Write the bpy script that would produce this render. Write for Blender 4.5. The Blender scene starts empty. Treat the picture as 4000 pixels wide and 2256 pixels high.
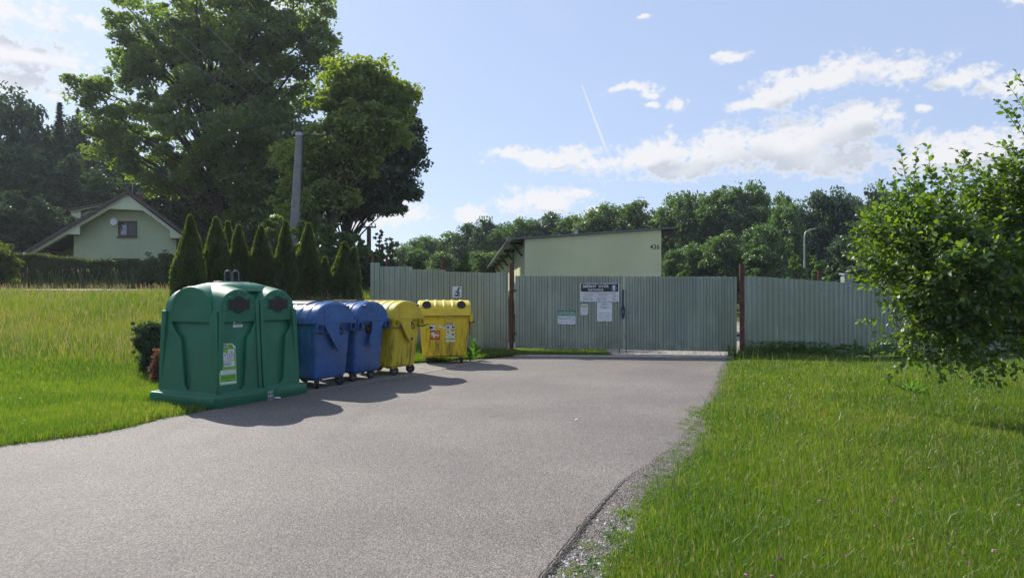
import bpy, bmesh, math, random
import numpy as np
from mathutils import Vector, Matrix
R = math.radians
rng = np.random.default_rng(7)
random.seed(7)
S = bpy.context.scene
C = S.collection
F = 2800.0; HY = 1145.0; EYE = 1.6

def W(px, py, d):
    return Vector(((px-2000)/F*d, d, EYE+(HY-py)/F*d))
def ss(a, b, v):
    t = np.clip((v-a)/(b-a), 0, 1); return t*t*(3-2*t)
def terrain(x, y):
    x = np.asarray(x, float); y = np.asarray(y, float)
    n = (x+3.25)*-.899+(y-11.4)*.438
    h = 1.65*ss(10, 27, y)*ss(2, 7, n)
    h = h+.02*np.clip(y-27, 0, 33)*ss(6, 14, n)
    h = h-.25*ss(6, 11, x)*ss(12, 20, y)*(1-ss(30, 50, y))
    return h
def tz(x, y): return float(terrain(x, y))

# ------------------------------------------------------------------ materials
class NT:
    def __init__(s, tree): s.t = tree
    def n(s, typ, **kw):
        nd = s.t.nodes.new(typ)
        for k, v in kw.items(): setattr(nd, k, v)
        return nd
    def put(s, sock, v):
        if isinstance(v, bpy.types.NodeSocket): s.t.links.new(v, sock)
        elif v is not None:
            if hasattr(sock.default_value, '__len__') and not hasattr(v, '__len__'): v = (v,)*len(sock.default_value)
            if hasattr(v, '__len__') and len(v) == 3 and len(sock.default_value) == 4: v = (*v, 1)
            sock.default_value = v
    def m(s, op, a, b=None, c=None, clamp=False):
        nd = s.n('ShaderNodeMath', operation=op); nd.use_clamp = clamp
        s.put(nd.inputs[0], a)
        if b is not None: s.put(nd.inputs[1], b)
        if c is not None: s.put(nd.inputs[2], c)
        return nd.outputs[0]
    def v(s, op, a, b=None):
        nd = s.n('ShaderNodeVectorMath', operation=op); s.put(nd.inputs[0], a)
        if b is not None: s.put(nd.inputs[1], b)
        return nd.outputs['Value'] if op in ('DOT_PRODUCT', 'LENGTH') else nd.outputs[0]
    def mix(s, f, a, b, mode='MIX'):
        nd = s.n('ShaderNodeMix', data_type='RGBA', blend_type=mode)
        s.put(nd.inputs[0], f); s.put(nd.inputs[6], a); s.put(nd.inputs[7], b)
        return nd.outputs[2]
    def noise(s, vec, scale, detail=3, rough=.55, out='Fac'):
        nd = s.n('ShaderNodeTexNoise'); s.put(nd.inputs['Vector'], vec)
        nd.inputs['Scale'].default_value = scale; nd.inputs['Detail'].default_value = detail; nd.inputs['Roughness'].default_value = rough
        return nd.outputs[out]
    def ramp(s, f, stops):
        nd = s.n('ShaderNodeValToRGB'); s.put(nd.inputs[0], f); cr = nd.color_ramp
        while len(cr.elements) < len(stops): cr.elements.new(.5)
        for e, (p, c) in zip(cr.elements, stops):
            e.position = p; e.color = (*c, 1) if hasattr(c, '__len__') else (c, c, c, 1)
        return nd.outputs[0]
    def rng(s, v, a, b, c=0., d=1.):
        nd = s.n('ShaderNodeMapRange', interpolation_type='SMOOTHSTEP')
        s.put(nd.inputs[0], v)
        for i, x in enumerate((a, b, c, d)): nd.inputs[i+1].default_value = x
        return nd.outputs[0]
    def bump(s, h, strength=.3, dist=.01):
        nd = s.n('ShaderNodeBump'); nd.inputs['Strength'].default_value = strength; nd.inputs['Distance'].default_value = dist
        s.put(nd.inputs['Height'], h); return nd.outputs[0]

def newmat(name):
    m = bpy.data.materials.new(name); m.use_nodes = True
    t = m.node_tree; t.nodes.clear(); N = NT(t)
    out = N.n('ShaderNodeOutputMaterial')
    return m, N, out
def principled(N, out, col, rough=.6, metal=0., spec=.5, normal=None):
    p = N.n('ShaderNodeBsdfPrincipled')
    N.put(p.inputs['Base Color'], col); N.put(p.inputs['Roughness'], rough); N.put(p.inputs['Metallic'], metal)
    p.inputs['Specular IOR Level'].default_value = spec
    if normal is not None: N.put(p.inputs['Normal'], normal)
    N.t.links.new(p.outputs[0], out.inputs[0]); return p
def obco(N): return N.n('ShaderNodeTexCoord').outputs['Object']
def geopos(N): return N.n('ShaderNodeNewGeometry').outputs['Position']
def plain(name, col, rough=.6, metal=0., var=.15, scale=6., spec=.5, bump=0.):
    m, N, out = newmat(name); P = geopos(N)
    a = N.noise(P, scale, 4); b = N.noise(P, scale*9, 2)
    f = N.m('ADD', N.m('MULTIPLY', a, .7), N.m('MULTIPLY', b, .3))
    f = N.rng(f, .3, .7)
    c = N.mix(f, tuple(x*(1-var) for x in col), tuple(min(1, x*(1+var)) for x in col))
    r = N.m('ADD', rough-.06, N.m('MULTIPLY', a, .12))
    nrm = N.bump(b, bump, .01) if bump else None
    principled(N, out, c, r, metal, spec, nrm); return m
def flat(name, col, rough=.6):
    m, N, out = newmat(name); principled(N, out, col, rough); return m

def plastic(name, col, dirt=(.10, .08, .05), dirty=.25, rough=.38, fade=1.15, streak=0.):
    m, N, out = newmat(name); P = obco(N)
    a = N.noise(P, 2.2, 4); b = N.noise(P, 30, 3)
    c = N.mix(N.rng(a, .3, .75), tuple(x*.88 for x in col), tuple(min(1, x*fade) for x in col))
    sp = N.n('ShaderNodeSeparateXYZ'); N.put(sp.inputs[0], P)
    # drips: noise stretched along z
    mp = N.n('ShaderNodeMapping'); N.put(mp.inputs[0], P); mp.inputs['Scale'].default_value = (9, 9, 1.1)
    dr = N.noise(mp.outputs[0], 1.6, 5, .65)
    low = N.rng(sp.outputs[2], 1.15, .2)
    fd = N.rng(N.m('ADD', dr, N.m('MULTIPLY', low, .14)), .56, .76)
    sc = N.rng(b, .62, .72)
    fd = N.m('MULTIPLY', N.m('MAXIMUM', fd, N.m('MULTIPLY', sc, streak)), dirty, clamp=True)
    c = N.mix(fd, c, dirt)
    p = principled(N, out, c, N.m('ADD', rough, N.m('MULTIPLY', N.noise(P, 6, 4), .16)), 0, .5, N.bump(N.noise(P, 160, 2), .12, .002))
    return m

def leafmat(name, c1, c2, trans=.45, tcol=None, gloss=.08, rough=.45, big=None, bscale=.35):
    """leaf: diffuse + translucent, colour varies leaf by leaf and gently by place"""
    m, N, out = newmat(name)
    g = N.n('ShaderNodeNewGeometry')
    f = g.outputs['Random Per Island']
    c = N.mix(f, c1, c2)
    if big: c = N.mix(N.rng(N.noise(g.outputs['Position'], bscale, 3), .38, .66), c, big)
    d = N.n('ShaderNodeBsdfDiffuse'); N.put(d.inputs[0], c)
    t = N.n('ShaderNodeBsdfTranslucent')
    tc = N.mix(1., c, tcol or (2.2, 2.3, 1.0), 'MULTIPLY'); N.put(t.inputs[0], tc)
    mx = N.n('ShaderNodeMixShader'); mx.inputs[0].default_value = trans
    N.t.links.new(d.outputs[0], mx.inputs[1]); N.t.links.new(t.outputs[0], mx.inputs[2])
    gl = N.n('ShaderNodeBsdfGlossy'); gl.inputs['Roughness'].default_value = rough; gl.inputs[0].default_value = (.9, .95, 1, 1)
    m2 = N.n('ShaderNodeMixShader'); m2.inputs[0].default_value = gloss
    N.t.links.new(mx.outputs[0], m2.inputs[1]); N.t.links.new(gl.outputs[0], m2.inputs[2])
    N.t.links.new(m2.outputs[0], out.inputs[0]); return m

M = {}
M['maple'] = leafmat('maple_leaves', (.046, .086, .020), (.088, .142, .026), .58, (3.6, 3.3, 1.0), .06, big=(.075, .115, .022))
M['maple_light'] = leafmat('pale_maple_leaves', (.085, .135, .018), (.145, .19, .028), .52, (2.9, 2.7, .9), .06)
M['dark_leaf'] = leafmat('shaded_forest_leaves', (.026, .052, .024), (.050, .085, .034), .3, (2.2, 2.2, 1.2), .05)  # darkened leaf colour carries the shade of backlit foliage
M['oak'] = leafmat('oak_leaves', (.034, .074, .020), (.078, .130, .030), .42, (2.6, 2.7, .9), .08, big=(.07, .12, .024), bscale=.2)
M['oak_blue'] = leafmat('deep_green_leaves', (.028, .062, .028), (.052, .092, .036), .36, (2.3, 2.4, 1.0), .08)
M['young'] = leafmat('young_leaves', (.055, .115, .02), (.10, .16, .03), .48, (2.4, 2.4, .8), .07)
M['birch'] = leafmat('silvery_leaves', (.07, .11, .045), (.11, .15, .06), .4, (1.9, 2.0, 1.0), .1)
M['thuja'] = leafmat('thuja_sprays', (.036, .064, .028), (.078, .112, .032), .36, (4.2, 3.6, .9), .03, big=(.045, .07, .014), bscale=1.2)
M['hedge'] = leafmat('hedge_leaves', (.036, .058, .026), (.074, .096, .034), .28, (3.0, 2.8, .9), .03)
M['apple'] = leafmat('apple_leaves', (.045, .100, .020), (.100, .165, .032), .50, (2.7, 2.4, .6), .045, .45, big=(.07, .135, .022), bscale=1.6)
M['juniper'] = leafmat('juniper_sprays', (.028, .058, .022), (.055, .090, .028), .3, (2.4, 2.4, 1.), .05)
M['fern'] = leafmat('dead_fern', (.14, .07, .04), (.24, .12, .07), .4, (1.6, 1.4, 1.1), .03)
M['weed'] = leafmat('weed_leaves', (.06, .14, .03), (.10, .20, .045), .45, (2., 2.1, .8), .015, .7)
def grassmat(name, c1, c2, patch, t=.5, dry=(.21, .18, .07), dryf=.10):
    m, N, out = newmat(name); g = N.n('ShaderNodeNewGeometry')
    f = g.outputs['Random Per Island']; P = g.outputs['Position']
    c = N.mix(f, c1, c2)
    c = N.mix(N.rng(N.noise(P, .55, 4), .42, .62), c, patch)
    c = N.mix(N.rng(N.m('ADD', f, N.m('MULTIPLY', N.rng(N.noise(P, .35, 2), .45, .65), .12)), 1-dryf, 1.02-dryf+.03), c, dry)
    d = N.n('ShaderNodeBsdfDiffuse'); N.put(d.inputs[0], c)
    tr = N.n('ShaderNodeBsdfTranslucent'); N.put(tr.inputs[0], N.mix(1., c, (2.4, 2.5, .7), 'MULTIPLY'))
    mx = N.n('ShaderNodeMixShader'); mx.inputs[0].default_value = t
    N.t.links.new(d.outputs[0], mx.inputs[1]); N.t.links.new(tr.outputs[0], mx.inputs[2])
    gl = N.n('ShaderNodeBsdfGlossy'); gl.inputs['Roughness'].default_value = .42
    m2 = N.n('ShaderNodeMixShader'); m2.inputs[0].default_value = .05
    N.t.links.new(mx.outputs[0], m2.inputs[1]); N.t.links.new(gl.outputs[0], m2.inputs[2])
    N.t.links.new(m2.outputs[0], out.inputs[0]); return m
M['lawn'] = grassmat('lawn_blades', (.028, .072, .008), (.092, .155, .014), (.085, .138, .012))
M['meadow'] = grassmat('meadow_blades', (.040, .085, .012), (.105, .155, .024), (.11, .14, .028), .5, (.24, .20, .09), .11)
M['verge'] = grassmat('verge_blades', (.034, .080, .008), (.100, .165, .016), (.10, .155, .016), .5)

def bark(name, c):
    m, N, out = newmat(name); P = geopos(N)
    mp = N.n('ShaderNodeMapping'); N.put(mp.inputs[0], P); mp.inputs['Scale'].default_value = (9, 9, 2)
    a = N.noise(mp.outputs[0], 1.2, 5, .65)
    principled(N, out, N.mix(a, tuple(x*.5 for x in c), tuple(x*1.5 for x in c)), .9, 0, .2, N.bump(a, .6, .03)); return m
M['bark'] = bark('bark', (.075, .06, .048))
M['bark_grey'] = bark('grey_bark', (.12, .105, .085))

def asphalt():
    m, N, out = newmat('worn_asphalt'); P = geopos(N)
    v = N.n('ShaderNodeTexVoronoi'); N.put(v.inputs['Vector'], P); v.inputs['Scale'].default_value = 88
    fine = N.noise(P, 55, 5, .75); mid = N.noise(P, 7, 4, .6); big = N.noise(P, .45, 4, .55)
    base = N.mix(N.rng(v.outputs['Color'], .15, .9), (.064, .053, .045), (.325, .276, .235))
    base = N.mix(N.rng(fine, .38, .62), N.mix(.55, base, (.06, .055, .053)), base)
    base = N.mix(N.rng(mid, .25, .8), N.mix(.2, base, (.10, .094, .09)), base)
    base = N.mix(N.rng(big, .32, .68), N.mix(.38, base, (.105, .092, .080)), N.mix(.15, base, (.33, .285, .24)))
    st = N.rng(N.noise(P, 1.7, 6, .72), .645, .70)
    base = N.mix(N.m('MULTIPLY', st, .45), base, (.055, .05, .048))
    h = N.m('ADD', N.m('MULTIPLY', v.outputs['Distance'], -1.0), N.m('MULTIPLY', fine, .9))
    principled(N, out, base, N.m('ADD', .62, N.m('MULTIPLY', fine, .3)), 0, .45, N.bump(h, .55, .009)); return m
M['asphalt'] = asphalt()
def gravelmat(name, a, b, scale=38):
    m, N, out = newmat(name); P = geopos(N)
    v = N.n('ShaderNodeTexVoronoi'); N.put(v.inputs['Vector'], P); v.inputs['Scale'].default_value = scale
    nz = N.noise(P, 9, 5, .7)
    c = N.mix(N.rng(v.outputs['Color'], .1, .95), a, b)
    c = N.mix(N.rng(nz, .35, .65), N.mix(.5, c, (.10, .09, .075)), c)
    principled(N, out, c, .9, 0, .2, N.bump(N.m('MULTIPLY', v.outputs['Distance'], -1.), .9, .02)); return m
M['gravel'] = gravelmat('crumbled_edge', (.085, .074, .066), (.30, .265, .235), 70)
M['yard'] = gravelmat('yard_gravel', (.20, .175, .15), (.50, .45, .40), 20)
M['bitumen'] = gravelmat('crumbling_bitumen', (.018, .016, .015), (.13, .115, .10), 75)
M['stone'] = plain('pebbles', (.42, .40, .37), .85, 0, .3, 25)
def slabmat():
    m, N, out = newmat('concrete_apron'); P = obco(N)
    b = N.n('ShaderNodeTexBrick'); N.put(b.inputs['Vector'], P); b.offset = .5
    b.inputs['Scale'].default_value = 1.; b.inputs['Brick Width'].default_value = .20; b.inputs['Row Height'].default_value = .10
    b.inputs['Mortar Size'].default_value = .006
    b.inputs['Color1'].default_value = (.24, .22, .195, 1); b.inputs['Color2'].default_value = (.34, .31, .27, 1); b.inputs['Mortar'].default_value = (.07, .07, .04, 1)
    nz = N.noise(P, 3.5, 5, .65)
    c = N.mix(N.rng(nz, .35, .7), N.mix(.45, b.outputs[0], (.13, .115, .09)), b.outputs[0])
    principled(N, out, c, .88, 0, .25, N.bump(N.m('ADD', b.outputs['Fac'], N.noise(P, 80, 3)), -.4, .006)); return m
M['slab'] = slabmat()
M['kerb'] = plain('pale_concrete', (.42, .38, .34), .85, 0, .18, 5, .3, .3)
def groundmat():
    m, N, out = newmat('turf_soil'); P = geopos(N)
    a = N.noise(P, 1.1, 5, .6); b = N.noise(P, 22, 4, .7)
    c = N.mix(N.rng(a, .35, .65), (.035, .065, .012), (.065, .085, .022))
    c = N.mix(N.rng(b, .5, .75), c, (.06, .045, .025))
    principled(N, out, c, .95, 0, .15, N.bump(b, .7, .05)); return m
M['ground'] = groundmat()

def zinc():
    m, N, out = newmat('zinc_sheet'); P = geopos(N)
    v = N.n('ShaderNodeTexVoronoi'); N.put(v.inputs['Vector'], P); v.inputs['Scale'].default_value = 24
    mp = N.n('ShaderNodeMapping'); N.put(mp.inputs[0], P); mp.inputs['Scale'].default_value = (5, 5, .5)
    st = N.noise(mp.outputs[0], 1.3, 5, .6); big = N.noise(P, .8, 3)
    c = N.mix(N.rng(st, .3, .7), (.25, .30, .27), (.38, .42, .335))
    c = N.mix(N.rng(big, .35, .65), c, (.27, .30, .235))
    c = N.mix(N.m('MULTIPLY', v.outputs['Color'], .10), c, (.34, .38, .36))
    sp = N.n('ShaderNodeSeparateXYZ'); N.put(sp.inputs[0], P)
    low = N.m('MULTIPLY', N.rng(sp.outputs[2], .55, .1), N.rng(N.noise(P, 5, 4), .4, .65))
    c = N.mix(N.m('MULTIPLY', low, .5), c, (.17, .15, .11))
    principled(N, out, c, N.m('ADD', .36, N.m('MULTIPLY', st, .16)), .4, .5, N.bump(N.noise(P, 5, 3), .15, .02)); return m
M['zinc'] = zinc()
def rusty(name, a, b):
    m, N, out = newmat(name); P = geopos(N)
    n1 = N.noise(P, 12, 6, .7); n2 = N.noise(P, 3, 3)
    c = N.mix(N.rng(n1, .38, .68), a, b); c = N.mix(N.m('MULTIPLY', N.rng(n2, .5, .7), .4), c, (.05, .03, .025))
    principled(N, out, c, .75, .1, .3, N.bump(n1, .4, .004)); return m
M['rust'] = rusty('rust_red_paint', (.15, .058, .038), (.09, .042, .03))
M['wire'] = rusty('rusty_wire', (.09, .07, .06), (.05, .04, .035))
def plaster(name, c):
    m, N, out = newmat(name); P = geopos(N)
    a = N.noise(P, 90, 4, .7); b = N.noise(P, .7, 5, .6)
    mp = N.n('ShaderNodeMapping'); N.put(mp.inputs[0], P); mp.inputs['Scale'].default_value = (3, 3, .35)
    st = N.noise(mp.outputs[0], 1.2, 5, .6)
    cc = N.mix(N.rng(b, .3, .7), tuple(x*.94 for x in c), tuple(x*1.05 for x in c))
    cc = N.mix(N.m('MULTIPLY', N.rng(st, .55, .75), .18), cc, tuple(x*.6 for x in c))
    principled(N, out, cc, .92, 0, .2, N.bump(a, .5, .01)); return m
M['plaster'] = plaster('pale_green_plaster', (.54, .56, .34))
M['plaster_mint'] = plaster('mint_green_plaster', (.43, .48, .32))
M['plaster_cream'] = plaster('pale_mint_trim', (.56, .60, .44))
M['tile'] = plain('dark_brown_tiles', (.055, .038, .038), .45, 0, .3, 5)
M['roofmetal'] = plain('grey_roofing', (.12, .14, .15), .5, .3, .2, 2)
M['darkwood'] = plain('dark_brown_wood', (.045, .028, .02), .7, 0, .3, 8)
M['wood'] = plain('brown_window_wood', (.10, .045, .025), .55, 0, .3, 8)
M['redbrick'] = plain('red_brick', (.17, .045, .04), .8, 0, .25, 20)
M['concrete'] = plain('pole_concrete', (.24, .235, .23), .9, 0, .16, 5, .2, .5)
M['metal'] = plain('galvanised_steel', (.42, .43, .43), .45, .7, .15, 12)
M['lampgrey'] = plain('grey_lamp_post', (.40, .42, .42), .5, .3, .1, 6)
M['black'] = plain('black_plastic', (.012, .012, .014), .45, 0, .2, 10)
M['hubgrey'] = plain('hub_grey', (.10, .10, .10), .6, .2, .2, 10)
M['rubber'] = plain('tyre_rubber', (.02, .02, .02), .75, 0, .3, 12)
M['flap'] = plain('black_rubber_flap', (.012, .009, .010), .6, 0, .3, 14)
M['green'] = plastic('green_polyethylene', (.008, .140, .066), (.06, .075, .05), .42, .42)
M['blue'] = plastic('blue_polyethylene', (.032, .108, .30), (.07, .075, .085), .38, .19, 1.2)
M['yellow'] = plastic('yellow_polyethylene', (.68, .50, .014), (.09, .055, .02), .75, .34, 1.12, .25)
M['yellow_dull'] = plastic('grimy_yellow_polyethylene', (.60, .46, .018), (.07, .05, .015), .85, .42, 1.15, .7)
M['bluepaint'] = plain('blue_latch_paint', (.014, .034, .085), .5, .1, .3, 9)
M['white'] = flat('white_print', (.78, .78, .76), .5)
M['paper'] = plain('weathered_paper', (.66, .68, .70), .6, 0, .06, 14)
M['ink'] = flat('black_ink', (.012, .013, .018), .5)
M['navy'] = flat('sign_black', (.012, .014, .022), .4)
M['redink'] = flat('red_ink', (.32, .06, .05), .5)
M['greenprint'] = flat('green_print', (.02, .20, .09), .5)
M['limeprint'] = flat('lime_print', (.14, .42, .03), .5)
M['palelime'] = flat('pale_lime_print', (.34, .60, .26), .5)
M['yellowprint'] = plain('yellow_sticker', (.62, .52, .10), .5, 0, .1, 14)
M['orange'] = plain('orange_sticker', (.62, .17, .02), .5, 0, .15, 14)
M['maroon'] = flat('maroon_print', (.10, .012, .01), .5)
M['greyprint'] = flat('grey_print', (.35, .37, .40), .5)
M['bluecrest'] = flat('crest_blue', (.03, .09, .28), .5)
M['ochre'] = flat('ochre_print', (.45, .27, .08), .5)
M['dish'] = plain('white_dish', (.72, .73, .74), .5, 0, .05, 6)
M['rope'] = plain('pale_rope', (.55, .52, .44), .8, 0, .1, 20)
def glass(name, c):
    m, N, out = newmat(name); principled(N, out, c, .05, 0, .6); return m
M['glass'] = glass('dark_glass', (.012, .014, .018))
M['curtain'] = flat('pale_curtain', (.35, .38, .48), .8)
M['clover'] = flat('clover_pink', (.42, .16, .24), .8)
M['whiteflower'] = flat('white_petals', (.65, .66, .58), .8)
M['yellowflower'] = flat('yellow_petals', (.75, .50, .01), .7)
M['orangeflower'] = leafmat('orange_blossom', (.55, .26, .02), (.65, .4, .04), .3, (1.3, 1.2, 1.), .03)
M['boxwood'] = plain('weathered_grey_wood', (.22, .25, .24), .8, 0, .2, 8)

# ------------------------------------------------------------------ mesh helpers
def link(o, parent=None):
    C.objects.link(o)
    if parent is not None: o.parent = parent
    return o
def npmesh(name, V, Fa, mat, parent=None, smooth=False):
    """V (n,3), Fa (m,k) int"""
    me = bpy.data.meshes.new(name)
    V = np.ascontiguousarray(V, np.float32); Fa = np.ascontiguousarray(Fa, np.int32)
    m, k = Fa.shape
    me.vertices.add(len(V)); me.vertices.foreach_set('co', V.ravel())
    me.loops.add(m*k); me.loops.foreach_set('vertex_index', Fa.ravel())
    me.polygons.add(m)
    me.polygons.foreach_set('loop_start', np.arange(0, m*k, k, dtype=np.int32))
    me.polygons.foreach_set('loop_total', np.full(m, k, np.int32))
    me.polygons.foreach_set('use_smooth', np.full(m, smooth, bool))
    me.update(calc_edges=True)
    me.materials.append(mat)
    return link(bpy.data.objects.new(name, me), parent)

class MB:
    def __init__(s): s.v = []; s.f = []
    def add(s, vs, fs):
        o = len(s.v); s.v += [tuple(v) for v in vs]; s.f += [tuple(i+o for i in f) for f in fs]; return s
    def box(s, c, d, rot=None):
        x, y, z = (a/2 for a in d); c = Vector(c)
        vs = [Vector((i*x, j*y, k*z)) for i in (-1, 1) for j in (-1, 1) for k in (-1, 1)]
        if rot is not None: vs = [rot @ v for v in vs]
        return s.add([v+c for v in vs], [(0, 1, 3, 2), (4, 6, 7, 5), (0, 4, 5, 1), (2, 3, 7, 6), (0, 2, 6, 4), (1, 5, 7, 3)])
    def rbox(s, x0, x1, y0, y1, z0, z1): return s.box(((x0+x1)/2, (y0+y1)/2, (z0+z1)/2), (x1-x0, y1-y0, z1-z0))
    def prism(s, poly, fn, t0, t1):
        """poly 2D points; fn(a,b,t)->xyz"""
        n = len(poly); vs = [fn(a, b, t0) for a, b in poly]+[fn(a, b, t1) for a, b in poly]
        return s.add(vs, [tuple(range(n))[::-1], tuple(range(n, 2*n))]+[(i, (i+1) % n, n+(i+1) % n, n+i) for i in range(n)])
    def loft(s, rings, caps=True, closed=True):
        n = len(rings[0]); vs = [p for r in rings for p in r]; fs = []
        for k in range(len(rings)-1):
            for i in range(n if closed else n-1):
                j = (i+1) % n; fs.append((k*n+i, k*n+j, (k+1)*n+j, (k+1)*n+i))
        if caps: fs += [tuple(range(n))[::-1], tuple(range((len(rings)-1)*n, len(rings)*n))]
        return s.add(vs, fs)
    def tube(s, pts, rad, n=8, caps=True):
        pts = [Vector(p) for p in pts]
        if not hasattr(rad, '__len__'): rad = [rad]*len(pts)
        rings = []; up = None
        for i, p in enumerate(pts):
            d = (pts[min(i+1, len(pts)-1)]-pts[max(i-1, 0)]).normalized()
            if up is None: up = d.orthogonal().normalized()
            up = (up-d*up.dot(d))
            up = up.normalized() if up.length > 1e-6 else d.orthogonal().normalized()
            b = d.cross(up)
            rings.append([p+(up*math.cos(a)+b*math.sin(a))*rad[i] for a in [2*math.pi*k/n for k in range(n)]])
        return s.loft(rings, caps)
    def disc(s, c, axis, r, h, n=20):
        c = Vector(c); ax = Vector(axis).normalized(); return s.tube([c-ax*h/2, c+ax*h/2], r, n)
    def torus(s, c, axis, r1, r2, n=24, m=8):
        c = Vector(c); ax = Vector(axis).normalized(); u = ax.orthogonal().normalized(); w = ax.cross(u)
        rings = [[c+(u*math.cos(a)+w*math.sin(a))*(r1+r2*math.cos(b))+ax*r2*math.sin(b) for b in [2*math.pi*k/m for k in range(m)]] for a in [2*math.pi*i/n for i in range(n+1)]]
        return s.loft(rings, False)
    def build(s, name, mat, parent=None, smooth=True, bevel=0, ang=35, segs=2):
        me = bpy.data.meshes.new(name); me.from_pydata([tuple(v) for v in s.v], [], s.f)
        bm = bmesh.new(); bm.from_mesh(me); bmesh.ops.recalc_face_normals(bm, faces=bm.faces); bm.to_mesh(me); bm.free()
        me.materials.append(mat)
        if smooth:
            me.polygons.foreach_set('use_smooth', [True]*len(me.polygons))
            me.set_sharp_from_angle(angle=R(ang))
        o = link(bpy.data.objects.new(name, me), parent)
        if bevel:
            b = o.modifiers.new('b', 'BEVEL'); b.width = bevel; b.segments = segs; b.limit_method = 'ANGLE'; b.angle_limit = R(ang); b.harden_normals = False
        return o

def tag(o, label, cat, group=None, kind=None):
    if label: o['label'] = label
    if cat: o['category'] = cat
    if group: o['group'] = group
    if kind: o['kind'] = kind
    return o
def thing(name, label, cat, loc=(0, 0, 0), rz=0, group=None):
    o = bpy.data.objects.new(name, None); o.empty_display_size = .2; C.objects.link(o)
    o.location = loc; o.rotation_euler = (0, 0, rz); return tag(o, label, cat, group)
def struct(o): o['kind'] = 'structure'; return o
def copy_tree(o, parent=None):
    c = o.copy(); C.objects.link(c); c.parent = parent
    for ch in list(o.children): copy_tree(ch, c)
    return c

_font = None
def lettering(name, lines, mat, parent, off=0.002, bold=.0):
    """lines: (text, x, z, size, align[, bold, xscale]); laid in parent's local xz plane facing -y at y=-off"""
    V = []; Fc = []
    for ln in lines:
        t, x, z, size, al = ln[:5]; bd = ln[5] if len(ln) > 5 else bold; xs = ln[6] if len(ln) > 6 else 1.
        cu = bpy.data.curves.new('t', 'FONT'); cu.body = t; cu.size = size; cu.align_x = al; cu.align_y = 'CENTER'; cu.offset = bd*size; cu.resolution_u = 3
        ob = bpy.data.objects.new('t', cu); me = bpy.data.meshes.new_from_object(ob)
        o = len(V)
        V += [(x+v.co.x*xs, -off, z+v.co.y) for v in me.vertices]; Fc += [tuple(i+o for i in p.vertices) for p in me.polygons]
        bpy.data.objects.remove(ob); bpy.data.curves.remove(cu); bpy.data.meshes.remove(me)
    me = bpy.data.meshes.new(name); me.from_pydata(V, [], Fc); me.materials.append(mat)
    return link(bpy.data.objects.new(name, me), parent)
def patch(name, rects, mat, parent, off):
    """thin printed rectangles / polygons on the xz plane facing -y"""
    mb = MB()
    for r in rects:
        poly = r if len(r) > 4 or hasattr(r[0], '__len__') else [(r[0], r[1]), (r[2], r[1]), (r[2], r[3]), (r[0], r[3])]
        mb.prism(poly, lambda a, b, t: (a, t, b), -off, -off+.0008)
    return mb.build(name, mat, parent, smooth=False)

# ------------------------------------------------------------------ foliage helpers
def unit(n):
    v = rng.normal(size=(n, 3)); return v/np.linalg.norm(v, axis=1, keepdims=True)
def norm(v): return v/np.maximum(np.linalg.norm(v, axis=1, keepdims=True), 1e-9)
def leaf_quads(P, size, nrm=None, aspect=.62, dirv=None, fold=.18):
    """diamond leaves with a slight fold: P centres, size (n,) length"""
    n = len(P); size = np.broadcast_to(size, (n,))[:, None]
    if nrm is None: nrm = norm(unit(n)+np.array([0, 0, .7]))
    d = unit(n) if dirv is None else dirv
    d = norm(d-nrm*np.sum(d*nrm, 1, keepdims=True)); b = np.cross(nrm, d)
    V = np.empty((n, 4, 3))
    V[:, 0] = P-d*size*.5; V[:, 2] = P+d*size*.5
    V[:, 1] = P+b*size*aspect*.5+nrm*size*fold-d*size*.08; V[:, 3] = P-b*size*aspect*.5+nrm*size*fold-d*size*.08
    return V.reshape(-1, 3), np.arange(n*4).reshape(n, 4)
def clump_leaves(cen, rad, per, size, flat_=.6, up=.6):
    n = len(cen)*per
    c = np.repeat(cen, per, 0); r = np.repeat(rad, per)
    u = unit(n); rr = rng.random(n)**.45
    P = c+u*(r*rr)[:, None]*np.array([1, 1, flat_])
    # droop the rim of the clump a little
    P[:, 2] -= (rr**2)*r*.18
    nr = norm(unit(n)+u*.5+np.array([0, 0, up]))
    return leaf_quads(P, size*(.6+.8*rng.random(n)), nr)
def bez(a, b, c, n):
    t = np.linspace(0, 1, n)[:, None]; a, b, c = map(np.asarray, (a, b, c))
    return (1-t)**2*a+2*t*(1-t)*b+t*t*c

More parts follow.
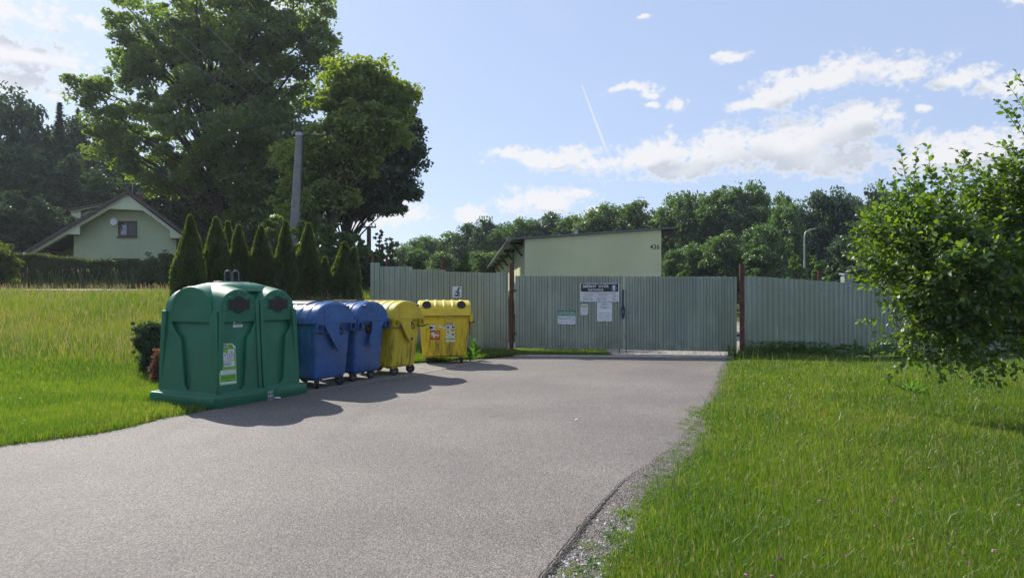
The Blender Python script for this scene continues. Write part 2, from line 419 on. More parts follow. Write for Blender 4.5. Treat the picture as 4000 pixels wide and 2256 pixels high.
def make_tree(name, label, cat, base, ells, mat, n_clump, clump_r, per, leaf, group=None, trunk_r=.3, trunk_top=.6, lean=(0, 0), barkm='bark', limbs=30, shell=.5, flat_=.6, up=.6, seed=0, trunk=True, scale_local=False):
    """ells: (cx,cy,cz,rx,ry,rz) relative to base"""
    global rng
    old = rng; rng = np.random.default_rng(seed+11)
    root = thing(name, label, cat, base, 0, group)
    E = np.array(ells, float); vol = (E[:, 3]*E[:, 4]*E[:, 5])**.8; pr = vol/vol.sum()
    idx = rng.choice(len(E), n_clump, p=pr)
    u = unit(n_clump); rr = shell+(1-shell)*rng.random(n_clump)**.6
    inner = rng.random(n_clump) < .25; rr[inner] = rng.random(inner.sum())**.5*.7
    cen = E[idx, :3]+u*rr[:, None]*E[idx, 3:]
    rad = clump_r*(.55+.9*rng.random(n_clump))
    V, Fq = clump_leaves(cen, rad, per, leaf, flat_, up)
    # sprays reaching out of the outline
    k = max(4, n_clump//4); j = rng.choice(n_clump, k); out = norm(cen[j]-E[idx[j], :3])
    c2 = cen[j]+out*(clump_r*(.6+.8*rng.random(k)))[:, None]
    V2, F2 = clump_leaves(c2, rad[j]*.45, max(6, per//5), leaf, .7, up)
    V = np.vstack([V, V2]); Fq = np.vstack([Fq, F2+len(V)-len(V2)])
    npmesh('crown', V, Fq, mat, root)
    if trunk:
        lo = E[:, 2].mean(); hi = (E[:, 2]+E[:, 5]).max(); tt = hi*trunk_top
        mb = MB(); pts = []
        nseg = 8
        for i in range(nseg+1):
            t = i/nseg; pts.append((lean[0]*t**1.3+.06*tt*math.sin(3*t+seed)*.3, lean[1]*t, -.3+t*(tt+.3)))
        mb.tube(pts, [trunk_r*(1.25 if i == 0 else 1)*(1-.75*i/nseg) for i in range(nseg+1)], 9)
        T = np.array(pts)
        for j in rng.choice(n_clump, min(limbs, n_clump), replace=False):
            c = cen[j]; h = np.clip(c[2]*.35+rng.random()*c[2]*.35, tt*.18, tt*.95)
            a = np.array([np.interp(h, T[:, 2], T[:, q]) for q in range(3)]); d = c-a; L = np.linalg.norm(d)
            mid = a+d*.5+np.array([0, 0, L*.12])+rng.normal(size=3)*L*.06
            r0 = min(trunk_r*.42, .012*L+.02)
            P = bez(a, mid, c, 6); mb.tube(P, list(np.linspace(r0, r0*.18, 6)), 5)
        mb.build('trunk', M[barkm], root)
    rng = old
    return root

def ell_px(d, items, base, depth=.85, dy=0):
    """ellipsoids given in 2576-wide picture px at distance d -> metres relative to base"""
    o = []
    for it in items:
        x, y, rx, ry = [v*1.5528 for v in it[:4]]; dd = d+(it[4] if len(it) > 4 else 0)
        w = W(x, y, dd); k = dd/F
        o.append((w.x-base[0], w.y-base[1], w.z-base[2], rx*k, (rx+ry)/2*k*depth, ry*k))
    return o

# ------------------------------------------------------------------ world, sun, camera
SUN_AZ, SUN_EL = R(-38), R(38)
def world():
    w = bpy.data.worlds.new('World'); S.world = w; w.use_nodes = True
    t = w.node_tree; t.nodes.clear(); N = NT(t)
    out = N.n('ShaderNodeOutputWorld'); bg = N.n('ShaderNodeBackground')
    sky = N.n('ShaderNodeTexSky'); sky.sky_type = 'NISHITA'; sky.sun_disc = False
    sky.sun_elevation = SUN_EL; sky.sun_rotation = SUN_AZ; sky.altitude = 400; sky.air_density = 1.0; sky.dust_density = .9; sky.ozone_density = 2.0
    D = N.n('ShaderNodeTexCoord').outputs['Generated']
    sp = N.n('ShaderNodeSeparateXYZ'); N.put(sp.inputs[0], D)
    az = N.m('ARCTAN2', sp.outputs[0], sp.outputs[1]); el = N.m('ARCSINE', sp.outputs[2])
    cb = N.n('ShaderNodeCombineXYZ'); N.put(cb.inputs[0], az); N.put(cb.inputs[1], el)
    P0 = cb.outputs[0]
    mp = N.n('ShaderNodeMapping'); N.put(mp.inputs[0], P0); mp.inputs['Scale'].default_value = (1., 1.2, 1)
    wob = N.v('SUBTRACT', N.noise(mp.outputs[0], 11, 5, .6, 'Color'), (.5, .5, .5))
    wb = N.n('ShaderNodeVectorMath', operation='SCALE'); N.put(wb.inputs[0], wob); wb.inputs['Scale'].default_value = .05
    P = N.v('ADD', P0, N.v('MULTIPLY', wb.outputs[0], (1, .7, 0)))
    def conv(x, y, rx, ry):
        a = math.atan((x-2000)/F); e = math.atan((HY-y)/F*math.cos(a)); return a, e, rx/F*math.cos(a)**1.5, ry/F*math.cos(a)
    c5 = [(1150, 720, 420, 85), (1450, 655, 400, 115), (1750, 610, 260, 130), (1850, 520, 120, 62), (1700, 710, 430, 75), (900, 700, 180, 72), (450, 712, 270, 52), (250, 708, 110, 30), (650, 735, 120, 48), (2270, 690, 420, 95), (2450, 640, 250, 80), (1050, 785, 260, 38),
          (1600, 370, 230, 55), (1760, 330, 130, 75), (2000, 320, 200, 58), (1350, 475, 130, 30), (1470, 430, 120, 50), (2300, 350, 130, 42), (2500, 400, 130, 50),
          (790, 395, 110, 26), (870, 425, 35, 20), (980, 470, 60, 28), (1265, 262, 80, 24), (2100, 495, 40, 18), (870, 470, 35, 14), (380, 910, 190, 62), (60, 975, 90, 40), (620, 955, 80, 24), (520, 880, 90, 30), (860, 70, 60, 12), (2560, 10, 70, 30)]
    bl = [conv(1780+x*.8618, y*.8618, rx*.8618, ry*.8618) for x, y, rx, ry in c5]
    bl += [conv(*b) for b in [(60, 55, 190, 55), (100, 210, 260, 75), (60, 320, 200, 60), (360, 95, 60, 28), (1560, 835, 120, 50), (1400, 870, 140, 40), (200, 375, 60, 22), (1100, 20, 120, 40), (-500, 300, 400, 120), (4600, 500, 500, 120), (-300, 700, 500, 100)]]
    low = None
    for a, e, ra, re in bl:
        q = N.v('MULTIPLY', N.v('SUBTRACT', P, (a, e, 0)), (1/ra, 1/re, 0)); q = N.v('DOT_PRODUCT', q, q)
        low = q if low is None else N.m('SMOOTH_MIN', low, q, .35)
    low2 = None
    Pu = N.v('ADD', P, (-.010, .026, 0))
    for a, e, ra, re in bl[:19]+bl[24:28]+bl[30:33]:
        q = N.v('MULTIPLY', N.v('SUBTRACT', Pu, (a, e, 0)), (1/ra, 1/re, 0)); q = N.v('DOT_PRODUCT', q, q)
        low2 = q if low2 is None else N.m('SMOOTH_MIN', low2, q, .35)
    n1 = N.noise(mp.outputs[0], 26, 7, .62); n2 = N.noise(mp.outputs[0], 90, 4, .6)
    dens = N.m('ADD', N.m('SUBTRACT', 1.12, N.m('SQRT', low)), N.m('ADD', N.m('MULTIPLY', N.m('SUBTRACT', n1, .5), 2.9), N.m('MULTIPLY', N.m('SUBTRACT', n2, .5), 1.9)))
    a = N.rng(dens, -.16, .72)
    veil = N.m('MULTIPLY', N.rng(N.noise(mp.outputs[0], 3.2, 6, .6), .5, .85), .14)
    a = N.m('MAXIMUM', a, veil)
    core = N.rng(dens, .5, 1.)
    n3 = N.noise(N.v('ADD', mp.outputs[0], (.0, .035, 0)), 9, 5, .55)
    shade = N.m('MULTIPLY', N.rng(dens, .15, .8), N.rng(N.m('ADD', N.m('SUBTRACT', low2, low), N.m('MULTIPLY', N.m('SUBTRACT', n3, .5), 1.6)), .75, -.35))
    ccol = N.mix(shade, (5.1, 5.1, 5.2), (3.3, 3.55, 3.95))
    # contrail
    a0, e0 = conv(2272, 330, 1, 1)[:2]; a1, e1 = conv(2378, 610, 1, 1)[:2]
    L = math.hypot(a1-a0, e1-e0); dx, dy = (a1-a0)/L, (e1-e0)/L
    rel = N.v('SUBTRACT', P0, (a0, e0, 0)); tt = N.v('DOT_PRODUCT', rel, (dx/L, dy/L, 0)); nn = N.m('ABSOLUTE', N.v('DOT_PRODUCT', rel, (-dy, dx, 0)))
    wid = N.m('ADD', .0008, N.m('MULTIPLY', tt, .0012))
    tr = N.m('MULTIPLY', N.rng(N.m('DIVIDE', nn, wid), 1.6, .5), N.m('MULTIPLY', N.rng(tt, -.01, .02), N.rng(tt, 1.05, .8)))
    a = N.m('MAXIMUM', a, N.m('MULTIPLY', tr, .55))
    warm = N.mix(1., sky.outputs[0], (.98, 1.0, 1.0), 'MULTIPLY')
    # milky summer air: the clear sky is thinned towards white
    milky = N.mix(.72, warm, (2.85, 3.42, 4.85))
    col = N.mix(N.m('MULTIPLY', a, .93), milky, ccol)
    N.put(bg.inputs[0], col); bg.inputs[1].default_value = .11
    t.links.new(bg.outputs[0], out.inputs[0])
    w.cycles.sampling_method = 'MANUAL'; w.cycles.sample_map_resolution = 1024
world()
sl = bpy.data.lights.new('sun', 'SUN'); sl.energy = 4.3; sl.angle = R(.5); sl.color = (1, .955, .88)
so = bpy.data.objects.new('sun', sl); C.objects.link(so)
sd = Vector((math.sin(SUN_AZ)*math.cos(SUN_EL), math.cos(SUN_AZ)*math.cos(SUN_EL), math.sin(SUN_EL)))
so.rotation_euler = sd.to_track_quat('Z', 'Y').to_euler(); so.location = (-20, 30, 30)
cam = bpy.data.cameras.new('camera'); co = bpy.data.objects.new('camera', cam); C.objects.link(co)
co.location = (0, 0, EYE); co.rotation_euler = (R(90), 0, 0); cam.sensor_width = 36; cam.lens = 36*F/4000; cam.shift_y = 17/4000
cam.clip_start = .05; cam.clip_end = 4000; S.camera = co
S.view_settings.view_transform = 'Standard'; S.view_settings.look = 'None'; S.view_settings.gamma = 1; S.view_settings.exposure = .70
S.cycles.max_bounces = 7; S.cycles.diffuse_bounces = 3; S.cycles.transmission_bounces = 4; S.cycles.transparent_max_bounces = 4; S.cycles.glossy_bounces = 2
S.cycles.volume_bounces = 0; S.cycles.use_denoising = True; S.cycles.caustics_reflective = False; S.cycles.caustics_refractive = False
S.cycles.use_adaptive_sampling = True

# ------------------------------------------------------------------ ground
def terrain_mesh():
    xs = np.unique(np.concatenate([np.linspace(-1500, -80, 12), np.arange(-80, -20, 2.5), np.arange(-20, 22, .4), np.arange(22, 80, 2.5), np.linspace(80, 1500, 12)]))
    ys = np.unique(np.concatenate([np.linspace(-300, -10, 6), np.arange(-10, 36, .4), np.arange(36, 110, 2.5), np.linspace(110, 2500, 14)]))
    X, Y = np.meshgrid(xs, ys); Z = terrain(X, Y)-.0
    bump_ = .02*np.sin(X*1.7+Y*.6)*np.sin(Y*1.3-X*.4)
    n = (X+3.25)*-.899+(Y-11.4)*.438
    Z = Z+bump_*(ss(2.5, 4, n)+0*X)
    V = np.stack([X, Y, Z], -1).reshape(-1, 3); nx = len(xs); ny = len(ys)
    i = np.arange(nx*ny).reshape(ny, nx)
    Fq = np.stack([i[:-1, :-1], i[:-1, 1:], i[1:, 1:], i[1:, :-1]], -1).reshape(-1, 4)
    return struct(npmesh('ground', V, Fq, M['ground'], None, True))
terrain_mesh()

ROAD_L = [(-16, 6.2), (-9, 6.5), (-6.5, 6.95), (-5.3, 7.4), (-4.76, 7.96), (-4.52, 8.5), (-4.38, 9.09), (-4.15, 9.6), (-3.9, 10.1)]
ROAD_R = [(-4.5, -6), (-1.6, 0), (-.75, 2.), (-.2, 3.2), (.17, 4.03), (.61, 5.22), (.82, 5.74), (1.10, 6.37), (1.72, 7.54), (2.29, 8.94), (2.73, 10.2), (3.68, 12.95), (4.45, 15.3), (5.27, 17.6)]
GRASS_R = [(-3.5, -6), (-.9, 0), (-.2, 2.), (.2, 3.2), (.50, 4.03), (.78, 4.79), (1.10, 5.63), (1.58, 6.83), (2.08, 7.96), (2.45, 9.53), (2.77, 10.2), (3.72, 12.95), (4.5, 15.3), (5.3, 17.6), (5.6, 18.6)]
def interp(poly, y): return np.interp(y, [p[1] for p in poly], [p[0] for p in poly])
def jag(pts, amp, step=.12, seed=3, fray=1.):
    """resample a polyline with a ragged edge"""
    r = random.Random(seed); out = []; ph = [r.random()*6 for _ in range(6)]
    s = 0
    for (x0, y0), (x1, y1) in zip(pts[:-1], pts[1:]):
        L = math.hypot(x1-x0, y1-y0); k = max(1, int(L/step)); nx, ny = (y1-y0)/L, -(x1-x0)/L
        for i in range(k):
            t = i/k; w = s+L*t
            o = amp*(math.sin(w*2.1+ph[0])+.6*math.sin(w*5.3+ph[1])+.5*math.sin(w*11+ph[2]))*.5+r.uniform(-amp, amp)*.35*fray
            out.append((x0+(x1-x0)*t+nx*o, y0+(y1-y0)*t+ny*o))
        s += L
    out.append(pts[-1]); return out
def sheet(name, poly, z, mat, thick=0):
    bm = bmesh.new(); vs = [bm.verts.new((x, y, z)) for x, y in poly]
    es = [bm.edges.new((vs[i], vs[(i+1) % len(vs)])) for i in range(len(vs))]
    bmesh.ops.triangle_fill(bm, use_beauty=True, edges=es, normal=(0, 0, 1))
    if thick:
        for e in es: pass
        r = bmesh.ops.extrude_edge_only(bm, edges=es)
        for v in [g for g in r['geom'] if isinstance(g, bmesh.types.BMVert)]: v.co.z -= thick
    me = bpy.data.meshes.new(name); bm.to_mesh(me); bm.free(); me.materials.append(mat)
    return struct(link(bpy.data.objects.new(name, me)))
seam = [(-3.30, 11.3), (-2.66, 12.55), (-1.94, 13.74), (-1.42, 14.9), (-1.0, 15.9), (-.62, 17.3), (.03, 17.98)]
LJ = jag(ROAD_L, .05, .12, 4)
RJ = jag(ROAD_R, .010, .04, 5, 2.)
poly = LJ+seam+[(5.3, 17.55)]+RJ[::-1]+[(-16, -6)]
sheet('road', poly, .020, M['asphalt'], .016)
# crumbled edge beside the asphalt
gv = jag([(x+.35, y) for x, y in GRASS_R[:-1]], .06, .2, 8)
gs = sheet('crumbled_road_edge_path', [(x-.1, y) for x, y in ROAD_R]+gv[::-1], .006, M['gravel'])
for v in gs.data.vertices: v.co.z = .004+.0155*float(ss(4.6, 6.5, v.co.y))
# broken, blackened lip of the asphalt along the lower right edge
V = []; rj = random.Random(12)
for (x, y) in RJ:
    if y < 2 or y > 6.4: continue
    w = .050*float(1-ss(4.4, 6.3, y)); j = rj.uniform(.3, 1.)
    V += [(x-.012-rj.uniform(0, .012)*(w > 0), y, .0215), (x+w*.45*j, y-.01, .017), (x+w*j+.004, y-.02, .0065)]
k_ = len(V)//3; Fq = [(3*i+a, 3*i+3+a, 3*i+4+a, 3*i+1+a) for i in range(k_-1) for a in (0, 1)]
struct(npmesh('broken_road_edge', np.array(V), np.array(Fq), M['bitumen']))
# paved apron of small slabs below the containers

def local_sheet(name, pts, z, mat, loc, rz, thick=.03):
    o = sheet(name, [((x-loc[0])*math.cos(rz)+(y-loc[1])*math.sin(rz), -(x-loc[0])*math.sin(rz)+(y-loc[1])*math.cos(rz)) for x, y in pts], 0, mat, thick)
    o.location = (loc[0], loc[1], z); o.rotation_euler.z = rz; return o
local_sheet('paved_apron_path', [(-3.28, 11.32), (-2.64, 12.56), (-1.92, 13.75), (-1.40, 14.91), (-.98, 15.93), (-.66, 17.28), (-2.33, 16.05), (-2.85, 15.97), (-5.05, 12.28), (-5.2, 11.6)], .026, M['slab'], (-3.25, 11.4), R(64.2))
sheet('threshold_kerb', [(.03, 18.02), (5.42, 17.60), (5.55, 17.92), (.05, 18.34)], .034, M['kerb'], .05)
sheet('gravel_yard_path', [(.05, 18.35), (5.55, 17.93), (9, 20.5), (13, 30), (12, 48), (-1.5, 48), (-.5, 24)], .012, M['yard'])

V = []; xs = np.linspace(-60, -4, 60)
for x in xs:
    for y in (29.0, 33.2): V.append((x, y, tz(x, y)+.03))
struct(npmesh('far_lane_path', np.array(V), np.array([(2*i, 2*i+2, 2*i+3, 2*i+1) for i in range(len(xs)-1)]), M['kerb']))

# ------------------------------------------------------------------ grass
def grass(name, X, Y, h, w, mat, label=None, lean=.35):
    n = len(X); z = terrain(X, Y)
    B = np.stack([X, Y, z-.01], -1)
    a = rng.random(n)*2*math.pi; side = np.stack([np.cos(a), np.sin(a), 0*a], -1)
    la = rng.random(n)*2*math.pi; ln = np.abs(rng.normal(size=n))*lean
    ld = np.stack([np.cos(la)*ln, np.sin(la)*ln, np.zeros(n)], -1)
    h = h[:, None]; w = w[:, None]; up = np.array([0, 0, 1.])
    m = B+up*h*.55+ld*h*.28; t = B+up*h*(1-.18*ln[:, None])+ld*h
    V = np.empty((n, 5, 3)); V[:, 0] = B-side*w*.5; V[:, 1] = B+side*w*.5; V[:, 2] = m+side*w*.42; V[:, 3] = m-side*w*.42; V[:, 4] = t
    k = (np.arange(n)*5)[:, None]
    Ft = np.concatenate([k+np.array([[0, 1, 2]]), k+np.array([[0, 2, 3]]), k+np.array([[3, 2, 4]])], 1).reshape(-1, 3)
    o = npmesh(name, V.reshape(-1, 3), Ft, mat, None, True)
    return tag(o, label, 'grass', None, 'stuff')
def row_tn(X, Y):
    dx = X+3.25; dy = Y-11.4; return dx*.438+dy*.899, dx*-.899+dy*.438
_nz = [(rng.uniform(.4, 1.1), rng.uniform(0, 6.28), rng.uniform(0, 6.28)) for _ in range(8)]
def pn(X, Y, f=1.):
    v = 0
    for i, (k, a, b) in enumerate(_nz): v = v+np.sin(f*k*(1+i*.35)*(X*math.cos(a)+Y*math.sin(a))+b)/(1+i*.3)
    return v/3.2
def sample(n, x0, x1, y0, y1, power):
    """more blades close to the camera"""
    u = rng.random(n); e = 2-power-1
    Y = ((y0**(1-power))+(u)*(y1**(1-power)-y0**(1-power)))**(1/(1-power)) if abs(power-1) > 1e-3 else y0*(y1/y0)**u
    return Y
def in_frustum_x(Y, marg=1.2): return .74*Y+marg
# right lawn
n = 520000
Y = sample(n, 0, 0, 2.7, 19.6, 1.15)
xr = in_frustum_x(Y); xl = interp(GRASS_R, Y)
X = xl-.12+rng.random(n)*(xr-xl+.12)
edge = X-xl; k = rng.random(n)
fy = 18.35+(X-5.9)*.517
ok = ((edge > .12*pn(X, Y, 6)+.02) | (k < .12)) & (Y < np.where(X > 5.85, fy-.02, 18.3))
X, Y = X[ok], Y[ok]; xl = xl[ok]
d = Y
hh = .055+.05*rng.random(len(X))+.035*(1+pn(X, Y, 1.6))*rng.random(len(X)); hh *= np.clip(.45+(X-xl)*1.5, .45, 1.)
fence_d = (18.35+(X-5.9)*.517)-Y
hh += np.where((fence_d < .8) & (X > 5.5), .30*rng.random(len(X))*(1-fence_d/.8), 0)
tall = rng.random(len(X)) < .012
hh[tall] += .10+.12*rng.random(tall.sum())
ww = np.clip(.0034*d/4, .0032, .016)*(.7+.6*rng.random(len(X))); ww[tall] *= .6
grass('lawn_grass', X, Y, hh, ww, M['lawn'], 'mown lawn of bright green grass right of the road', .45)
# left verge and meadow
n = 520000
Y = sample(n, 0, 0, 6.2, 29.5, 1.35)
X = -in_frustum_x(Y, 4.5)+rng.random(n)*(in_frustum_x(Y, 4.5)+.4)
t_, n_ = row_tn(X, Y)
rl = np.interp(Y, [6.2, 6.5, 6.95, 7.4, 7.96, 8.5, 9.09, 9.6, 10.1], [-16, -9, -6.5, -5.3, -4.76, -4.52, -4.38, -4.15, -3.9])
ok = np.where(Y < 10.1, X < rl+.05*pn(X, Y, 5)+.03, True)
bell = (t_ > -1.92) & (t_ < 0.1) & (n_ > -.02) & (n_ < 1.62)
apron = (t_ >= .0) & (t_ < 4.6) & (n_ < 1.95)
bk = np.interp(X, [-2.85, -2.33, -.62, .05], [15.97, 16.05, 17.35, 18.05])
ok &= ~bell & ~apron & ~((X > -2.85) & (Y < bk)) & ~((n_ < 0) & (Y > 10.1) & (Y < 16)) & ~((Y > 19.5) & (X > -3.6))
ok &= ~((Y > 28.6) & (Y < 33.4))
X, Y = X[ok], Y[ok]; n_ = n_[ok]
tallf = ss(13.5, 16.5, Y+.8*pn(X, Y, 1))*ss(2.0, 4, n_)
hs = .06+.06*rng.random(len(X))+.04*(1+pn(X, Y, 1.3))*rng.random(len(X))
ht = (.14+.20*rng.random(len(X))*(1+.4*pn(X, Y, .9)))*(1-.5*ss(23, 26, Y))*(1-.5*ss(24.5, 27, Y)*ss(12, 15, -X))
is_t = rng.random(len(X)) < tallf
ww = np.clip(.0045*Y/7, .004, .02)*(.7+.6*rng.random(len(X)))
grass('verge_grass', X[~is_t], Y[~is_t], hs[~is_t], ww[~is_t], M['verge'], 'short yellow-green verge grass left of the road', .45)
keep = is_t
grass('meadow_grass', X[keep], Y[keep], ht[keep], ww[keep]*.9, M['meadow'], 'tall unmown meadow grass rising behind the verge', .4)
# grass tufts by left fence and behind the yellow container, and inside the gate
n = 26000
X = rng.uniform(-3.6, .1, n); Y = np.interp(X, [-3.6, -2.33, -.62, .1], [16.1, 16.05, 17.35, 18.1])+rng.random(n)**1.3*np.interp(X, [-3.6, .1], [3.4, 1.1])
hh = .10+.25*rng.random(n)*ss(.8, 2.4, Y-np.interp(X, [-2.33, -.62, .1], [16.05, 17.35, 18.1]))+.08*rng.random(n)
grass('fence_side_grass', X, Y, hh, np.full(n, .011), M['lawn'], 'rank grass at the foot of the left fence', .45)
n = 9000
X = rng.random(n)**1.4*2.5+.05; Y = 18.36+rng.random(n)*1.6-X*.07
grass('yard_grass', X, Y, .05+.09*rng.random(n), np.full(n, .012), M['verge'], 'grass patch seen below the closed gate', .5)
# dry seed stalks over the meadow
def stalks(name, X, Y, h, mat, label):
    n = len(X); z = terrain(X, Y); V = []; Fq = []
    la = rng.random(n)*6.28; ln = rng.uniform(.1, .4, n)
    P0 = np.stack([X, Y, z], -1); L = np.stack([np.cos(la)*ln, np.sin(la)*ln, np.ones(n)], -1)*h[:, None]
    P1 = P0+L*np.array([.5, .5, .6]); P2 = P0+L
    sd = np.array([1, 0, 0.])*.0035*(Y/8)[:, None]
    Vv = np.empty((n, 6, 3)); Vv[:, 0] = P0-sd*.5; Vv[:, 1] = P0+sd*.5; Vv[:, 2] = P1+sd*.4; Vv[:, 3] = P1-sd*.4; Vv[:, 4] = P2+sd*.3; Vv[:, 5] = P2-sd*.3
    k = (np.arange(n)*6)[:, None]
    F1 = np.concatenate([k+np.array([[0, 1, 2, 3]]), k+np.array([[3, 2, 4, 5]])], 1).reshape(-1, 4)
    dirs = norm(L); hq = h*.2
    V2, F2 = leaf_quads(P2+dirs*0, hq, norm(unit(n)*.3+np.array([0, -1, .1])), .22, dirs, .02)
    V = np.vstack([Vv.reshape(-1, 3), V2]); Fq = np.vstack([F1, F2+n*6])
    o = npmesh(name, V, Fq, mat); return tag(o, label, 'grass', None, 'stuff')
drymat = leafmat('dry_stalks', (.24, .20, .10), (.36, .30, .17), .4, (1.5, 1.4, 1.), .04)
greenstalk = leafmat('green_stalks', (.13, .17, .05), (.24, .24, .10), .4, (1.6, 1.5, .9), .04)
n = 3000; Y = rng.uniform(14, 28.6, n); X = -in_frustum_x(Y, .5)+rng.random(n)*(in_frustum_x(Y, .5)-4); t_, n_ = row_tn(X, Y)
ok = (n_ > 3.4) & (pn(X, Y, 1.) > -.5); stalks('seed_stalk_grass', X[ok], Y[ok], rng.uniform(.22, .46, ok.sum())*(1-.3*ss(23, 26, Y[ok])), drymat, 'dry seed heads standing above the meadow')
n = 800; Y = sample(n, 0, 0, 3.2, 17.5, 1.1); xl = interp(GRASS_R, Y); X = xl+.2+rng.random(n)*(in_frustum_x(Y)-xl)
stalks('lawn_seed_grass', X, Y, rng.uniform(.14, .3, n), greenstalk, 'thin seed stalks sticking out of the lawn')
n = 500; Y = rng.uniform(33.4, 34.3, n); X = -rng.uniform(5, 27, n)
stalks('lane_side_grass', X, Y, rng.uniform(.4, 1.0, n), drymat, 'tall dry grasses along the far lane by the hedge')
n = 7000; Y = 33.3+rng.random(n)*1.0; X = -rng.uniform(5, 28, n)
grass('hedge_foot_grass', X, Y, .2+.45*rng.random(n), np.full(n, .02), M['meadow'], 'long grass at the foot of the clipped hedge', .4)

def broad(name, X, Y, size, mat, label, tall=.06):
    per = 5; n = len(X); z = terrain(X, Y); a = rng.random(n*per)*6.28
    s = np.repeat(size, per)*(.7+.6*rng.random(n*per)); d = np.stack([np.cos(a), np.sin(a), np.full(n*per, .55)], -1); d = norm(d)
    P = np.repeat(np.stack([X, Y, z+tall*rng.random(n)], -1), per, 0)+d*s[:, None]*.5
    V, Fq = leaf_quads(P, s, norm(np.stack([-np.cos(a)*.5, -np.sin(a)*.5, np.ones(n*per)], -1)), .42, d, .08)
    o = npmesh(name, V, Fq, mat); return tag(o, label, 'weeds', None, 'stuff')
n = 900; Y = rng.uniform(7.3, 12, n); X = -rng.uniform(4.3, 9.5, n); rlv = np.interp(Y, [7.4, 7.96, 9.09, 10.1], [-5.3, -4.76, -4.38, -5.6])
ok = (X < rlv-.15) & (X < np.where(Y > 9.6, -5.7, 0)) & (pn(X, Y, 1.4) > .1); broad('verge_weeds', X[ok], Y[ok], np.full(ok.sum(), .09), M['weed'], 'broad leaved dandelion and dock in the verge', .05)
n = 1400; Y = sample(n, 0, 0, 3.2, 17, 1.2); xl = interp(GRASS_R, Y); X = xl+.1+rng.random(n)*(in_frustum_x(Y)-xl)
ok = pn(X, Y, 1.2) > .0; broad('clover_weeds', X[ok], Y[ok], np.full(ok.sum(), .035), M['weed'], 'clover leaves among the lawn grass', .09)
n = 5200; c = rng.integers(0, 64, n); cy = rng.uniform(3.4, 10, 64); cx = interp(GRASS_R, cy)-rng.random(64)**1.5*.22
grass('edge_tuft_grass', cx[c]+rng.normal(size=n)*.035, cy[c]+rng.normal(size=n)*.05, .02+.05*rng.random(n), np.full(n, .0035), M['verge'], 'small grass tufts creeping onto the crumbled edge', .8)
# crumbs and weeds along the asphalt edge
n = 90; yy = rng.uniform(3.6, 10, n); broad('road_edge_weeds', interp(GRASS_R, yy)-rng.random(n)*.16, yy, rng.uniform(.03, .06, n), M['weed'], 'small weeds rooted in the crumbled asphalt edge', .01)
n = 70; t = rng.random(n)*5.6; broad('seam_weeds', -3.25+t*.438+rng.normal(size=n)*.02, 11.4+t*.899, rng.uniform(.02, .05, n), M['weed'], 'tiny weeds in the seam between slabs and asphalt', .0)
# pebbles
def stones(name, X, Y, s, mat, label, z0=.01):
    n = len(X); base = np.array([(1, 0, 0), (.3, .9, 0), (-.8, .6, 0), (-.8, -.6, 0), (.3, -.9, 0), (.1, 0, .6)], float)
    a = rng.random(n)*6.28; V = np.empty((n, 6, 3))
    for i in range(6):
        b = base[i]*(1+.25*rng.normal(size=(n, 3))); x = b[:, 0]*np.cos(a)-b[:, 1]*np.sin(a)*.7; y = b[:, 0]*np.sin(a)+b[:, 1]*np.cos(a)*.7
        V[:, i] = np.stack([X+x*s, Y+y*s, terrain(X, Y)+z0-.002+np.abs(b[:, 2])*s], -1)
    k = (np.arange(n)*6)[:, None]
    Ft = np.concatenate([k+np.array([[i, (i+1) % 5, 5]]) for i in range(5)], 1).reshape(-1, 3)
    o = npmesh(name, V.reshape(-1, 3), Ft, mat, None, False); return tag(o, label, 'pebbles', None, 'stuff')
n = 2400; Y = sample(n, 0, 0, 3.3, 6.9, 1.6); a = interp(ROAD_R, Y); b = interp(GRASS_R, Y); X = a+.03+rng.random(n)**.8*(b-a+.02)
stones('edge_gravel', X, Y, rng.uniform(.002, .008, n)*(1+1.8*(rng.random(n) < .12)), M['stone'], 'pale pebbles in the broken edge of the asphalt')
n = 320; Y = rng.uniform(3.6, 17, n); X = rng.uniform(-4, 4, n); ok = (X < interp(ROAD_R, Y)) & (X > np.where(Y < 10, -4, -3.1+(Y-11.4)*.48))
stones('loose_road_gravel', X[ok], Y[ok], rng.uniform(.002, .006, ok.sum()), M['yard'], 'loose grit scattered over the asphalt', .022)
n = 1600; X = rng.uniform(2.0, 8, n); Y = 17.95+rng.random(n)*3.5
stones('yard_pebble_gravel', X, Y, rng.uniform(.01, .035, n), M['stone'], 'coarse gravel of the yard below the gate', .012)
# flowers
def flowers(name, X, Y, s, h, mat, label):
    n = len(X); z = terrain(X, Y); P = np.stack([X, Y, z+h], -1)
    V = []; 
    P8 = np.repeat(P, 6, 0); nr = norm(unit(len(P8))+np.array([0, -.3, .8])); V, Fq = leaf_quads(P8+unit(len(P8))*np.repeat(s, 6)[:, None]*.25, np.repeat(s, 6)*.9, nr, .9, None, .1)
    o = npmesh(name, V, Fq, mat); return tag(o, label, 'flowers', None, 'stuff')
fx = [(2920, 1860), (3025, 1890), (3390, 1895), (3600, 1905), (3275, 1863), (3510, 1950), (3490, 1955), (3200, 1955), (3700, 2080), (3050, 2180), (2915, 2245), (3015, 2250), (3980, 1970), (3560, 2100), (3300, 2170), (3780, 2200), (3420, 2050), (3880, 2150)]
X = []; Y = []
for px, py in fx: dd = 1.45*F/(py-HY); X.append((px-2000)/F*dd); Y.append(dd)
flowers('clover_flowers', np.array(X), np.array(Y), np.full(len(X), .022), .15, M['clover'], 'pink clover heads dotted over the lawn')
n = 60; Y = rng.uniform(6, 16, n); X = interp(GRASS_R, Y)+.4+rng.random(n)*5; flowers('daisy_flowers', X, Y, np.full(n, .014), .12, M['whiteflower'], 'small white clover flowers in the lawn')
